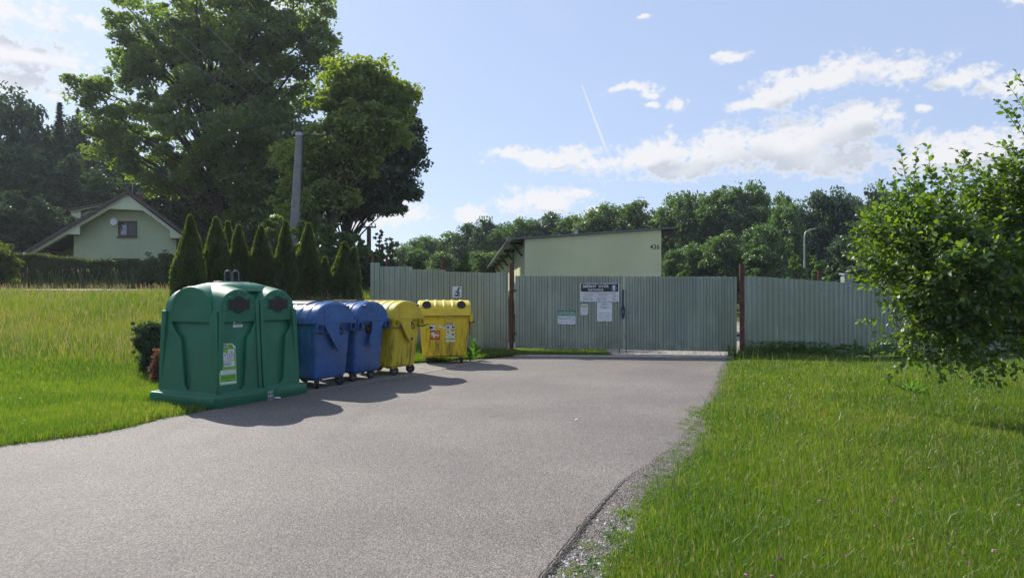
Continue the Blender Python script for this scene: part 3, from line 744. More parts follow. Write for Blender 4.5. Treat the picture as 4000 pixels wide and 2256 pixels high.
n = 34; Y = rng.uniform(7.5, 11, n); X = -rng.uniform(4.9, 7.5, n); ok = X < np.interp(Y, [7.4, 7.96, 9.09, 11], [-5.4, -4.9, -4.6, -6]); flowers('white_verge_flowers', X[ok], Y[ok], np.full(ok.sum(), .02), .12, M['whiteflower'], 'small white flowers in the left verge')
n = 46; Y = rng.uniform(7.4, 9.7, n); X = np.interp(Y, [7.4, 7.96, 9.09, 9.7], [-5.5, -4.95, -4.55, -4.3])-np.abs(rng.normal(size=n))*.35; flowers('yellow_verge_flowers', X, Y, np.full(n, .018), .09, M['yellowflower'], 'tiny yellow flowers along the left road edge')
#PART2
# ------------------------------------------------------------------ green glass container
def bell():
    root = thing('glass_container', 'green double bell container for glass with two black openings and lifting hooks', 'recycling container', (-4.26, 10.90, .012), R(64))
    L, D = 1.80, 1.41; hx, hy = L/2, D/2
    # base flange
    mb = MB()
    def rr(x, y, z, r=.07, k=4):
        o = []
        for sx, sy, a0 in ((1, -1, -90), (1, 1, 0), (-1, 1, 90), (-1, -1, 180)):
            for i in range(k+1):
                a = R(a0+90*i/k); o.append((sx*(x-r)+r*math.cos(a), sy*(y-r)+r*math.sin(a), z))
        return o
    mb.loft([rr(hx-.01, hy-.01, 0), rr(hx, hy, .02), rr(hx, hy, .150), rr(hx-.012, hy-.012, .168)])
    mb.build('base', M['green'], root, bevel=.006)
    # raised plinth with the sloping deck
    mb = MB(); mb.loft([rr(hx-.05, hy-.05, .165, .08), rr(hx-.095, hy-.095, .205, .09)])
    for x0, x1 in ((-.50, -.06), (.10, .56)): pass
    mb.build('plinth', M['green'], root, bevel=.01)
    # core body
    bx0, by0, bx1, by1 = hx-.155, hy-.155, hx-.215, hy-.215
    mb = MB(); mb.loft([rr(bx0, by0, .19, .06), rr(bx1, by1, 1.30, .07), rr(bx1-.02, by1-.02, 1.36, .09)])
    # barrels of the roof: two across, one along
    def barrel(axis, c, half, wid, z0, hgt, rise, n=9, cut=1.0):
        rings = []
        for i in range(n+1):
            t = -1+2*i/n; q = 1-abs(t)**2.2
            w = wid*(1+.06*q); h = hgt*1.0+rise*q
            ring = []
            for k in range(15):
                a = math.pi*k/14; u = w*math.cos(a); z = z0+h*math.sin(a)**.92
                ring.append((c+u, t*half, z) if axis == 'y' else (t*half, c+u, z))
            ring.append((c-w, t*half, z0-.12) if axis == 'y' else (t*half, c-w, z0-.12))
            ring.append((c+w, t*half, z0-.12) if axis == 'y' else (t*half, c+w, z0-.12))
            rings.append(ring)
        mb.loft(rings)
    barrel('y', -.385, hy-.155, .345, 1.30, .345, .075)
    barrel('y', .385, hy-.155, .345, 1.30, .345, .075)
    barrel('x', 0, hx-.155, .42, 1.30, .385, .055)
    # crown of the roof
    mb.loft([rr(.55, .40, 1.62, .2), rr(.50, .34, 1.70, .2), rr(.34, .24, 1.745, .18), rr(.2, .16, 1.752, .1)])
    mb.build('body', M['green'], root, ang=50)
    # pillars standing proud of the faces
    def face(side):
        # returns mapping (u, z, t) -> xyz, t = outwards from the tapered core
        def inset(z, a, b): return a+(b-a)*(z-.19)/(1.30-.19)
        if side == 'front': return lambda u, z, t: (u, -inset(z, by0, by1)-t, z)
        if side == 'back': return lambda u, z, t: (-u, inset(z, by0, by1)+t, z)
        if side == 'left': return lambda u, z, t: (-inset(z, bx0, bx1)-t, -u, z)
        return lambda u, z, t: (inset(z, bx0, bx1)+t, u, z)
    def pillar(mb, side, side_sign, c, half, ztop, wtop):
        """half panel polygon: funnel edge towards c, outer edge at c+side_sign*half"""
        s = side_sign
        A = [(c+s*wtop, ztop), (c+s*wtop, 1.22), (c+s*(wtop-.02), 1.14), (c+s*(wtop*.72), 1.02), (c+s*(wtop*.52), .96), (c+s*(wtop*.46), .92), (c+s*.075, .30), (c+s*.055, .245), (c+s*.02, .222), (c+s*0., .218), (c+s*0., .19), (c+s*half, .19), (c+s*half*.985, ztop)]
        mb.prism(A, face(side), -.02, .062)
    mb = MB()
    hw = (bx0+bx1)/2
    for sd in ('front', 'back'):
        for c in (-.385, .385):
            s = -1 if c < 0 else 1
            pillar(mb, sd, s, c, hx-.385-.155+.055, 1.34, .335)
            pillar(mb, sd, -s, c, .37, 1.34, .315)
    for sd in ('left', 'right'):
        for s in (-1, 1): pillar(mb, sd, s, 0, hy-.155+.052, 1.34, .40)
    mb.build('pillar', M['green'], root, bevel=.014, ang=30)
    # middle post between the two modules
    for sy in (-1, 1):
        mb = MB(); f = face('front' if sy < 0 else 'back')
        for a, b in ((-.075, -.012), (.012, .075)): mb.prism([(a, .19), (b, .19), (b, 1.52 if a > 0 else 1.49), (a, 1.50)], f, -.1, .085)
        mb.build('middle_post', M['green'], root, bevel=.01)
    # arches
    for sd, cs, r in (('front', (-.385, .385), .345), ('back', (-.385, .385), .345), ('left', (0,), .42), ('right', (0,), .42)):
        f0 = face(sd); zc = 1.30
        def f(u, z, t, f0=f0): 
            p = f0(u, 1.30, t); return (p[0], p[1], z)
        hv = .345 if r < .4 else .385
        for c in cs:
            mb = MB(); n = 22
            def ring(rr_, hh_, t): return [f(c+rr_*math.cos(math.pi*k/n), zc+hh_*math.sin(math.pi*k/n)**.92, t) for k in range(n+1)]
            q = [ring(r*1.0, hv*1.0, .02), ring(r*1.012, hv*1.012, .050), ring(r*.99, hv*.985, .066), ring(r*.86, hv*.86, .066), ring(r*.83, hv*.83, .052), ring(r*.74, hv*.72, .050), ring(r*.70, hv*.68, .058), ring(.001, .001, .058)]
            mb.loft(q, False, False)
            mb.rbox(0, 0, 0, 0, 0, 0) if False else None
            # sill line below the arch
            mb.prism([(c-r*.93, 1.255), (c+r*.93, 1.255), (c+r*.93, 1.302), (c-r*.93, 1.302)], f, .0, .064)
            mb.build('arch', M['green'], root, bevel=0, ang=40)
    # black openings
    for c in (-.385, .385):
        for s, fs in ((1, face('front')), (-1, face('back'))):
            def f(u, z, t, fs=fs):
                p = fs(u, 1.30, t); return (p[0], p[1], z)
            pts = []; rr_ = .125; hw_, hh_ = .195, .072; zc = 1.425
            a0 = math.asin(hh_/rr_)
            for k in range(9): a = a0+(math.pi-2*a0)*k/8; pts.append((c+rr_*math.cos(a), zc+rr_*math.sin(a)))
            pts += [(c-hw_, zc+hh_), (c-hw_, zc-hh_)]
            for k in range(9): a = math.pi+a0+(math.pi-2*a0)*k/8; pts.append((c+rr_*math.cos(a), zc+rr_*math.sin(a)))
            pts += [(c+hw_, zc-hh_), (c+hw_, zc+hh_)]
            mb = MB(); mb.prism([(c+(a-c)*1.06, zc+(b-zc)*1.08) for a, b in pts], f, .05, .072)
            fr = mb.build('opening_rim', M['green'], root, bevel=.004)
            mb = MB(); mb.prism(pts, f, .06, .0755); mb.build('opening_flap', M['flap'], root)
            if s > 0:
                for k in range(5):
                    a = math.pi*(k+.5)/5; mb = MB(); mb.disc(f(c+.27*math.cos(a), 1.33+.26*math.sin(a), .068), (0, 1, 0), .008, .01, 8); mb.build('bolt', M['metal'], root)
    # lifting plate and two hooks
    mb = MB(); mb.rbox(-.27, .27, -.09, .09, 1.752, 1.766); mb.build('lifting_plate', M['metal'], root, bevel=.004)
    for x, y, rz_ in ((-.026, .053, -60), (.026, -.053, -68)):
        mb = MB(); pts = []; w = .048; h = .13; ca, sa = math.cos(R(rz_)), math.sin(R(rz_))
        P = [(-w, 0), (-w, .06), (-w, h)]+[(-w*math.cos(math.pi*k/8), h+w*math.sin(math.pi*k/8)) for k in range(1, 8)]+[(w, h), (w, .06), (w, 0)]
        mb.tube([(x+u*ca, y+u*sa, 1.755+z) for u, z in P], .0095, 8); mb.build('lifting_hook', M['roofmetal'], root)
    # galvanised bracket at the foot, between the modules
    mb = MB(); mb.rbox(.02, .125, -hy-.008, -hy+.004, .0, .135); br = mb.build('bracket', M['metal'], root, bevel=.002)
    for x in (.045, .10):
        for z in (.035, .10): mb = MB(); mb.disc((x, -hy-.012, z), (0, 1, 0), .012, .012, 8); mb.build('bolt', M['black'], br)
    # notches in the flange
    for x in (-.03, .17): mb = MB(); mb.prism([(x, .07), (x+.035, .05), (x+.06, .160), (x, .160)], lambda a, b, t: (a, t, b), -hy-.006, -hy+.01); mb.build('notch', M['green'], root)
    # SKLO poster: plane follows the tapered front, own small frame
    def on_front(name, u, z, out=.066):
        e = bpy.data.objects.new(name, None); e.empty_display_size = .05; link(e, root)
        sl_ = math.atan((by0-by1)/1.11); y = -(by0+(by1-by0)*(z-.19)/1.11)-out
        e.location = (u, y, z); e.rotation_euler = (-sl_, 0, 0); return e
    pw, ph = .30, .575
    e = bpy.data.objects.new('poster', None)
    sl_ = math.atan((by0-by1)/1.11)
    # poster sheet as one part, prints as its sub-parts
    z0 = .60; yy = -(by0+(by1-by0)*(z0-.19)/1.11)-.0635
    sheet_ = patch('poster', [[(-.15, -.29), (.15, -.29), (.15, .10), (.128, .13), (.15, .20), (.15, .225), (.075, .285), (-.15, .285)]], M['palelime'], root, .0)
    sheet_.location = (-.62, yy-.002, z0); sheet_.rotation_euler = (-sl_, R(1.), 0)
    patch('print', [[(-.135, -.275), (.138, -.275), (.138, .10), (.118, .13), (.135, .20), (.06, .272), (-.135, .272)]], M['limeprint'], sheet_, .0015)
    patch('caption_band', [(-.135, -.275, .138, -.252), (-.13, -.15, .135, -.09)], M['paper'], sheet_, .0030)
    patch('picture_card', [(-.125, .045, .0, .155), (.01, .045, .115, .20), (-.07, -.04, .118, .035)], M['paper'], sheet_, .0030)
    patch('heading_band', [(-.135, .213, .005, .27)], M['ink'], sheet_, .0030)
    lettering('lettering', [('SKLO', -.128, .241, .058, 'LEFT', .02)], M['white'], sheet_, .0045)
    lettering('caption', [('Směsné', .012, .238, .022, 'LEFT'), ('Neodhazujte porcelán, keramiku,', 0, -.107, .0165, 'CENTER', 0, .95), ('autosklo, drátové sklo a zrcadla', 0, -.133, .0165, 'CENTER', 0, .95),
              ('Vhozením odpadu přispíváte k třídění', 0, -.170, .014, 'CENTER'), ('DĚKUJEME VÁM, ŽE TŘÍDÍTE', 0, -.196, .021, 'CENTER', .01, .9), ('EKO-KOM', 0, -.232, .02, 'CENTER', .02)], M['ink'], sheet_, .0045)
    # drawings: jars, bottles and broken panes as outlines
    jar = []
    def outline(poly, w=.003):
        for i in range(len(poly)):
            (x0, z0_), (x1, z1_) = poly[i], poly[(i+1) % len(poly)]; L_ = math.hypot(x1-x0, z1_-z0_) or 1; nx, nz = -(z1_-z0_)/L_*w/2, (x1-x0)/L_*w/2
            jar.append([(x0+nx, z0_+nz), (x1+nx, z1_+nz), (x1-nx, z1_-nz), (x0-nx, z0_-nz)])
    for x, z, w_, h_ in ((-.115, .055, .032, .05), (-.078, .06, .04, .07), (-.035, .072, .03, .075)):
        outline([(x, z), (x+w_, z), (x+w_, z+h_*.7), (x+w_*.8, z+h_*.8), (x+w_*.8, z+h_), (x+w_*.2, z+h_), (x+w_*.2, z+h_*.8), (x, z+h_*.7)]); jar.append((x+w_*.2, z+h_*.85, x+w_*.8, z+h_))
    for x, z, w_, h_ in ((.02, .055, .02, .09), (.045, .06, .022, .12), (.07, .075, .02, .11), (.09, .06, .02, .08)):
        outline([(x, z), (x+w_, z), (x+w_, z+h_*.5), (x+w_*.65, z+h_*.7), (x+w_*.65, z+h_), (x+w_*.35, z+h_), (x+w_*.35, z+h_*.7), (x, z+h_*.5)])
    for k in range(6): outline([(-.09+.025*k, -.03+.01*(k % 2)), (-.05+.025*k, -.01), (-.055+.022*k, .015+.006*(k % 3)), (-.075+.02*k, .0)])
    patch('drawing', jar, M['ink'], sheet_, .0045)
    # folded corner of the poster
    mb = MB(); mb.add([(.075, -.004, .285), (.15, -.004, .225), (.092, -.022, .215)], [(0, 1, 2)]); mb.add([(.15, -.004, .10), (.128, -.004, .13), (.15, -.004, .2), (.125, -.02, .15)], [(0, 1, 3), (1, 2, 3)])
    mb.build('folded_corner', M['paper'], sheet_, smooth=False)
    # small label below the first opening
    def f(u, z): return -(by0+(by1-by0)*(z-.19)/1.11)
    lb = patch('label', [(-.09, -.065, .09, .065)], M['greenprint'], root, 0); lb.location = (-.355, f(0, 1.165)-.0035, 1.165); lb.rotation_euler = (-sl_, 0, 0)
    patch('band', [(-.09, -.065, .09, -.03)], M['paper'], lb, .0012)
    lettering('lettering', [('Děkujeme, že třídíte', 0, .05, .018, 'CENTER'), ('Sběr odpadů', .03, .018, .018, 'CENTER'), ('odvoz firma', .03, -.004, .018, 'CENTER')], M['white'], lb, .0025)
    lettering('caption', [('Volejte dispečink', .01, -.047, .014, 'CENTER')], M['ink'], lb, .0025)
    patch('drawing', [[(-.075, -.02), (-.045, -.02), (-.04, .0), (-.055, .018), (-.078, .006)]], M['paper'], lb, .0012)
bell()

# ------------------------------------------------------------------ wheeled containers
def bin_(label, loc, rz, mat, cat='waste container', kind='blue', wheel_rot=(20, -35, 60, 10), group='large wheeled waste containers'):
    root = thing('wheeled_container', label, cat, (*loc, .026), rz, group)
    m = M[mat]; hw = .575
    def rr(x, y0, y1, z, r=.06, k=4):
        o = []
        for sx, yc, sy, a0 in ((1, y0, -1, -90), (1, y1, 1, 0), (-1, y1, 1, 90), (-1, y0, -1, 180)):
            for i in range(k+1):
                a = R(a0+90*i/k); o.append((sx*(x-r)+r*math.cos(a), yc-sy*r+r*math.sin(a), z))
        return o
    mb = MB()
    mb.loft([rr(hw-.12, -.34, .35, .150, .05), rr(hw-.09, -.385, .395, .185, .06), rr(hw-.08, -.40, .41, .30, .07), rr(hw-.03, -.44, .45, 1.0, .06), rr(hw-.03, -.44, .45, 1.04, .06)])
    # vertical ribs on the long faces
    for s in (-1, 1):
        for k in range(6):
            x = -.40+.16*k
            mb.add([(x-.006, s*(.405 if s < 0 else .415), .34), (x+.006, s*(.405 if s < 0 else .415), .34), (x+.006, s*(.446 if s < 0 else .456), 1.0), (x-.006, s*(.446 if s < 0 else .456), 1.0),
                    (x-.006, s*.34, .34), (x+.006, s*.34, .34), (x+.006, s*.4, 1.0), (x-.006, s*.4, 1.0)], [(0, 1, 2, 3), (0, 4, 5, 1), (3, 2, 6, 7), (0, 3, 7, 4), (1, 5, 6, 2)])
    mb.build('body', m, root, ang=40, bevel=.006)
    # rim
    mb = MB()
    for z0, z1, e in ((1.02, 1.05, .03), (1.05, 1.075, .015)):
        mb.loft([rr(hw-.03+e, -.44-e, .45+e, z0, .06), rr(hw-.03+e, -.44-e, .45+e, z1, .06)])
    # corner brackets (square sockets)
    mb.build('rim', m, root, bevel=.005)
    for sx in (-1, 1):
        for y0, y1 in ((-.50, -.34), (.36, .50)):
            mb = MB(); z0, z1 = .955, 1.075; x0, x1 = sorted((sx*(hw-.02), sx*(hw+.045)))
            mb.rbox(x0, x1, y0, y1, z1-.018, z1+.002); mb.rbox(x0, x1, y0, y1, z0-.018, z0); mb.rbox(x0+.001, x1-.001, y0, y0+.018, z0, z1-.018); mb.rbox(x0+.001, x1-.001, y1-.018, y1, z0, z1-.018)
            mb.build('bracket', m, root, bevel=.004)
    # foot recesses: lower skirt blocks above the wheels
    mb = MB()
    for sx in (-1, 1):
        for sy in (-1, 1): mb = MB(); mb.box((sx*(hw-.20), sy*.27+.01, .150), (.16, .15, .04)); mb.build('wheel_mount', m, root, bevel=.008)
    # round sliding lid
    z0 = 1.085; yc = .0; ry = .505; rz_ = .345 if kind != 'open' else .33
    def arc(x, e=0., n=20, zlow=0.):
        o = [(x, yc-(ry+e), z0+zlow)]
        for k in range(n+1):
            a = math.pi-math.pi*k/n; o.append((x, yc+(ry+e)*math.cos(a), z0+zlow+(rz_-zlow+e)*math.sin(a)**.85))
        return o
    mb = MB(); xs = []; X_ = hw+.005
    seq = [(-X_, -.025), (-X_+.012, -.004), (-X_+.03, 0)]
    for k in range(5):
        xc = -.38+.19*k; seq += [(xc-.035, 0), (xc-.022, .012), (xc+.022, .012), (xc+.035, 0)]
    seq += [(X_-.03, 0), (X_-.012, -.004), (X_, -.025)]
    mb.loft([arc(x, e) for x, e in seq])
    mb.rbox(-X_+.01, X_-.01, -.525, -.49, z0-.012, z0+.03)
    if kind != 'open': mb.rbox(-X_+.01, X_-.01, .49, .525, z0-.012, z0+.03)
    lid = mb.build('lid', m, root, ang=40, bevel=.005)
    if kind == 'blue':
        # dark slot cover on the lid
        mb = MB()
        for k in range(7):
            a = R(66+6*k); y = -math.cos(a)*(ry+.015)
        rings = []
        for x in (-.30, .22):
            rings.append([(x, (ry+.022)*math.cos(R(a)), z0+(rz_+.02)*math.sin(R(a))**.85) for a in range(74, 124, 6)]+[(x, (ry-.02)*math.cos(R(a)), z0+(rz_-.02)*math.sin(R(a))**.85) for a in range(122, 72, -6)])
        mb.loft(rings); mb.build('slot_cover', M['black'], lid)
    # side arms of the lid with their pivot
    for sx in (-1, 1):
        xa, xb = sorted((sx*(hw+.012), sx*(hw+.042)))
        fn = lambda a, b, t: (t, a, b)
        mb = MB()
        A = [(-.50, 1.085), (-.50, 1.06), (-.33, 1.06), (-.25, .96), (-.02, .665), (.01, .632), (.055, .615), (.10, .625), (.135, .655), (.145, .70), (.10, .84), (.075, .86), (.055, .93), (.055, 1.035), (.08, 1.065), (.235, 1.065), (.50, 1.06), (.50, 1.085)]
        mb.prism(A, fn, xa, xb)
        # end cap of the lid, a little proud
        n = 18; cap = [(yc+(ry-.03)*math.cos(math.pi*k/n), z0+.002+(rz_-.03)*math.sin(math.pi*k/n)**.85) for k in range(n+1)]
        mb.prism(cap, fn, *sorted((sx*(hw-.01), sx*(hw+.018))))
        mb.prism([(-.50, 1.085), (.50, 1.085), (.50, 1.105), (-.50, 1.105)], fn, *sorted((sx*(hw), sx*(hw+.05))))
        mb.prism([(-.30, 1.107), (-.285, 1.107), (-.285, 1.345), (-.30, 1.33)], fn, *sorted((sx*(hw+.017), sx*(hw+.026))))
        arm = mb.build('lid_arm', m, lid, bevel=.006)
        mb = MB(); mb.disc((sx*(hw+.044), .07, .69), (1, 0, 0), .030, .012, 18); mb.build('pivot', M['black'] if kind == 'open' or mat == 'yellow_dull' else m, lid)
        mb = MB(); mb.disc((sx*(hw+.03), .28, 1.345), (1, 0, 0), .022, .06, 10); mb.build('stop', M['black'], lid)
        # black plate stands in for the shade of the hollow, with the grip
        mb = MB(); mb.prism([(.06, 1.05), (.06, .92), (.08, .87), (.11, .845), (.14, .86), (.155, .90), (.165, .99), (.21, 1.03), (.30, 1.05)], fn, *sorted((sx*(hw-.05), sx*(hw-.008))))
        gp = mb.build('hollow_shade', M['black'], root, bevel=.004)
        mb = MB(); mb.tube([(sx*(hw-.01), .11, 1.0), (sx*(hw+.055), .12, .96), (sx*(hw+.06), .13, .90), (sx*(hw-.01), .14, .885)], .011, 7); mb.build('grip', M['black'], gp)
        for y in (-.47, .33):
            mb = MB(); mb.tube([(sx*(hw-.03), y+.03, .935), (sx*(hw+.09), y+.04, .925), (sx*(hw+.095), y+.15, .94), (sx*(hw+.02), y+.16, .945)], .012, 8); mb.build('handle', M['black'], root)
    # castors
    for i, (sx, sy) in enumerate(((-1, -1), (1, -1), (-1, 1), (1, 1))):
        cx, cy = sx*(hw-.19), sy*.27+.01; a = R(wheel_rot[i]); r = .086
        c_, s_ = math.cos(a), math.sin(a)
        def tr(p): return (cx+p[0]*c_-p[1]*s_, cy+p[0]*s_+p[1]*c_, p[2])
        mb = MB()
        for yy in (-.032, .032):
            mb.add([tr(p) for p in [(-.03, yy-.003, .185), (.04, yy-.003, .185), (.055, yy-.003, .085), (.025, yy-.003, .085), (-.03, yy+.003, .185), (.04, yy+.003, .185), (.055, yy+.003, .085), (.025, yy+.003, .085)]], [(0, 1, 2, 3), (4, 7, 6, 5), (0, 4, 5, 1), (1, 5, 6, 2), (2, 6, 7, 3), (3, 7, 4, 0)])
        mb.tube([tr((0, 0, -.0+.150)), tr((0, 0, .175))], .045, 12)
        ca = mb.build('castor', M['black'], root, smooth=False)
        mb = MB(); ax = Vector(tr((0, 1, 0)))-Vector(tr((0, 0, 0))); o = Vector(tr((.042, 0, r))); prof = [(-.024, r*.9), (-.018, r), (.018, r), (.024, r*.9)]
        mb.tube([o+ax*t for t, _ in prof], [q for _, q in prof], 22); mb.build('wheel', M['rubber'], ca)
        mb = MB(); mb.tube([o-ax*.028, o+ax*.028], .045, 14); mb.build('hub', M['hubgrey'], ca)
    return root, lid
U = Vector((math.cos(R(64.2)), math.sin(R(64.2)))); Nn = Vector((-U.y, U.x))
def rowpt(t, n): p = Vector((-3.25, 11.4))+U*t+Nn*n; return (p.x, p.y)
bin_('blue wheeled paper container with round lid directly beside the green bell', rowpt(.69, .59), R(-25.8), 'blue', kind='blue')
bin_('blue wheeled paper container between the other blue one and the grimy yellow one', rowpt(1.74, .63), R(-25.8+180+2), 'blue', kind='blue', wheel_rot=(80, 30, 85, -20))
bin_('grimy scratched yellow container seen end-on, last in the row beside the blue ones', rowpt(2.82, .57), R(-25.8-1), 'yellow_dull', kind='yellow', wheel_rot=(50, 45, 10, 20))
b4, lid4 = bin_('yellow plastics container with stickers facing the camera, round holes in its lid', (-1.56, 16.42), R(8), 'yellow', kind='open', wheel_rot=(75, 85, 60, 100))
def dress_open(root, lid):
    hw = .575
    # portholes in the lid
    for x in (-.40, .37):
        for a in (38,):
            y = -.505*math.cos(R(a)); z = 1.085+.33*math.sin(R(a))**.85; nv = Vector((0, -.80, .60)).normalized()
            mb = MB(); mb.torus(Vector((x, y, z))+nv*.030, nv, .085, .016, 24, 8); mb.build('porthole_ring', M['black'], lid)
            mb = MB(); mb.disc(Vector((x, y, z))+nv*.012, nv, .086, .036, 24); mb.build('porthole_flap', M['rubber'], lid)
    for x in (-.22, .20): 
        mb = MB(); a = 20; y = -.505*math.cos(R(a)); z = 1.085+.33*math.sin(R(a))**.85
        mb.box((x, y-.006, z-.02), (.12, .022, .035), Matrix.Rotation(R(-14), 3, 'X'))
        mb.build('lid_grip', M['yellow_dull'], lid, bevel=.004)
    # black strip put in as the shade of the gap below the lid
    mb = MB(); mb.rbox(-.54, .54, -.492, -.47, 1.062, 1.09); mb.build('lid_gap_shade', M['black'], root)
    mb = MB(); mb.tube([(.0, -.53, 1.09), (.03, -.545, 1.06), (.1, -.545, 1.045), (.16, -.54, 1.06)], .005, 6); mb.build('string', M['rope'], root)
    sl_ = math.atan(.04/.70)
    def front(u, z, patch_): 
        y = -(.40+.04*(z-.30)/.70); patch_.location = (u, y-.0085, z); patch_.rotation_euler = (sl_, 0, 0); return patch_
    p = front(.125, .705, patch('plastics_sticker', [(-.105, -.215, .105, .215)], M['yellowprint'], root, 0))
    patch('heading_band', [(-.10, .165, .045, .21)], M['ink'], p, .0014)
    lettering('lettering', [('PLASTY', -.095, .187, .040, 'LEFT', .02)], M['white'], p, .0026)
    patch('picture_card', [(-.10, .075, .098, .158), (-.095, -.05, .0, .04), (.01, -.075, .1, .0), (-.105, -.125, .1, -.078), (-.105, -.213, .105, -.175)], M['paper'], p, .0014)
    patch('drawing', [[(-.095, .11), (-.055, .085), (-.012, .105), (-.02, .12), (-.06, .135)], [(.03, .08), (.055, .085), (.06, .14), (.04, .158)], [(.065, .085), (.09, .09), (.092, .14), (.07, .15)], [(-.08, -.0), (-.06, .03), (-.05, .01), (-.03, .038), (-.035, .0), (-.015, -.02), (-.05, -.01)], [(.02, -.03), (.04, -.02), (.05, -.04), (.08, -.02), (.09, -.06), (.04, -.07)], (.015, .037, .1, .049)], M['ink'], p, .0026)
    lettering('caption', [('Odhazujte prosím fólie, sáčky,', 0, -.09, .012, 'CENTER'), ('plastové tašky a PET láhve', 0, -.108, .012, 'CENTER'), ('Nevhazujte nádoby od chemikálií', 0, -.140, .011, 'CENTER'), ('DĚKUJEME VÁM, ŽE TŘÍDÍTE', 0, -.158, .013, 'CENTER', .01), ('EKO-KOM', 0, -.195, .014, 'CENTER', .02)], M['ink'], p, .0026)
    p = front(-.30, .835, patch('cartons_sticker', [(-.125, -.075, .10, .08)], M['yellowprint'], root, 0))
    patch('heading_band', [(-.115, .052, -.04, .068), (-.115, -.068, -.06, -.052)], M['ink'], p, .0014)
    patch('picture_card', [(-.02, -.06, .085, .03)], M['paper'], p, .0014)
    patch('drawing', [[(-.05, -.05), (.0, -.055), (.045, -.03), (.06, -.02), (.02, .0), (-.03, .01)], (-.035, .02, -.025, .05), [(.06, -.03), (.08, -.02), (.075, .0)]], M['ink'], p, .0026)
    lettering('caption', [('nápojové', -.11, .03, .017, 'LEFT'), ('kartony', -.11, .008, .017, 'LEFT'), ('ZMĚNA V TŘÍDĚNÍ', -.01, .055, .013, 'LEFT'), ('ODPADŮ', .01, .036, .013, 'LEFT')], M['ink'], p, .0026)
    p = front(-.215, .645, patch('orange_sticker', [(-.11, -.105, .11, .105)], M['orange'], root, 0))
    patch('heading_band', [(-.105, .072, .105, .1), (-.105, -.1, .105, -.07), (-.105, -.07, -.098, .072), (.098, -.07, .105, .072)], M['maroon'], p, .0014)
    lettering('lettering', [('Přeplněné kontejnery', 0, .086, .019, 'CENTER', .01), ('hlaste prosím na úřad', 0, -.085, .014, 'CENTER')], M['white'], p, .0026)
    patch('drawing', [[(-.09, -.0), (-.02, -.01), (.09, -.02), (.09, .005), (-.03, .02), (-.09, .03)], [(-.06, .01), (-.02, .02), (-.02, .065), (-.05, .06)], [(-.04, -.05), (-.0, -.05), (.0, -.01), (-.05, -.01)], [(-.08, .04), (-.065, .04), (-.065, .06), (-.085, .06)]], M['paper'], p, .0014)
    p = front(-.06, .815, patch('tape', [[(-.08, .0), (.0, -.01), (.0, .03), (-.07, .035)], [(.005, -.035), (.09, -.025), (.09, .005), (.005, .0)]], M['paper'], root, 0))
dress_open(b4, lid4)
# scraps of litter by the bell
def litter(name, label, loc, s, mat):
    o = MB().add([(-s, -s*.4, .004), (s*.2, -s*.6, .012), (s, -s*.1, .004), (s*.7, s*.5, .02), (-s*.3, s*.4, .006), (0, 0, .022)], [(0, 1, 5), (1, 2, 5), (2, 3, 5), (3, 4, 5), (4, 0, 5)]).build(name, mat, None, smooth=False)
    o.location = (*loc, .024); return tag(o, label, 'litter')
litter('crumpled_paper', 'crumpled pale paper scrap on asphalt by the green bell', (-3.55, 10.75), .085, M['paper'])
litter('leaf_scrap', 'small white scrap lying alone on the open asphalt', (.80, 8.92), .03, M['white'])

# ------------------------------------------------------------------ fence and gate
def corrugated(w, zb0, zb1, zt0, zt1, pitch=.15, depth=.028, seedx=0, dents=()):
    """sheet along x from 0 to w, facing -y"""
    prof = []; x = 0.
    while x < w-1e-4:
        for fx, fy in ((0, 0), (.24, 0), (.40, 1), (.66, 1), (.84, 0)):
            X_ = x+fx*pitch
            if X_ < w: prof.append((X_, fy*depth))
        x += pitch
    prof.append((w, 0))
    rows = 9; V = []; r = random.Random(seedx)
    for j in range(rows):
        t = j/(rows-1)
        for (X_, y) in prof:
            u = X_/w; zb = zb0+(zb1-zb0)*u; zt = zt0+(zt1-zt0)*u
            yy = -y+.004*math.sin(X_*3.1+seedx)*math.sin(t*5+seedx*2)
            for dx, dz, dr, dd in dents:
                q = math.hypot((X_-dx)/dr, (zb+(zt-zb)*t-dz)/(dr*1.6)); yy += dd*max(0, 1-q)
            V.append((X_, yy, zb+(zt-zb)*t))
    n = len(prof); Fq = [(j*n+i, j*n+i+1, (j+1)*n+i+1, (j+1)*n+i) for j in range(rows-1) for i in range(n-1)]
    return V, Fq
def sheet_part(name, parent, x0, w, zb0, zb1, zt0, zt1, pitch=.15, depth=.028, y=0, seedx=0, screws=(.12, .88), dents=()):
    V, Fq = corrugated(w, zb0, zb1, zt0, zt1, pitch, depth, seedx, dents)
    V = [(a+x0, b+y, c) for a, b, c in V]
    me = bpy.data.meshes.new(name); me.from_pydata(V, [], Fq); me.materials.append(M['zinc']); o = link(bpy.data.objects.new(name, me), parent)
    sm = o.modifiers.new('s', 'SOLIDIFY'); sm.thickness = .0015
    return o
def screws(parent, pts):
    mb = MB()
    for p in pts: mb.disc(p, (0, 1, 0), .009, .008, 6)
    return mb.build('screw', M['black'], parent)
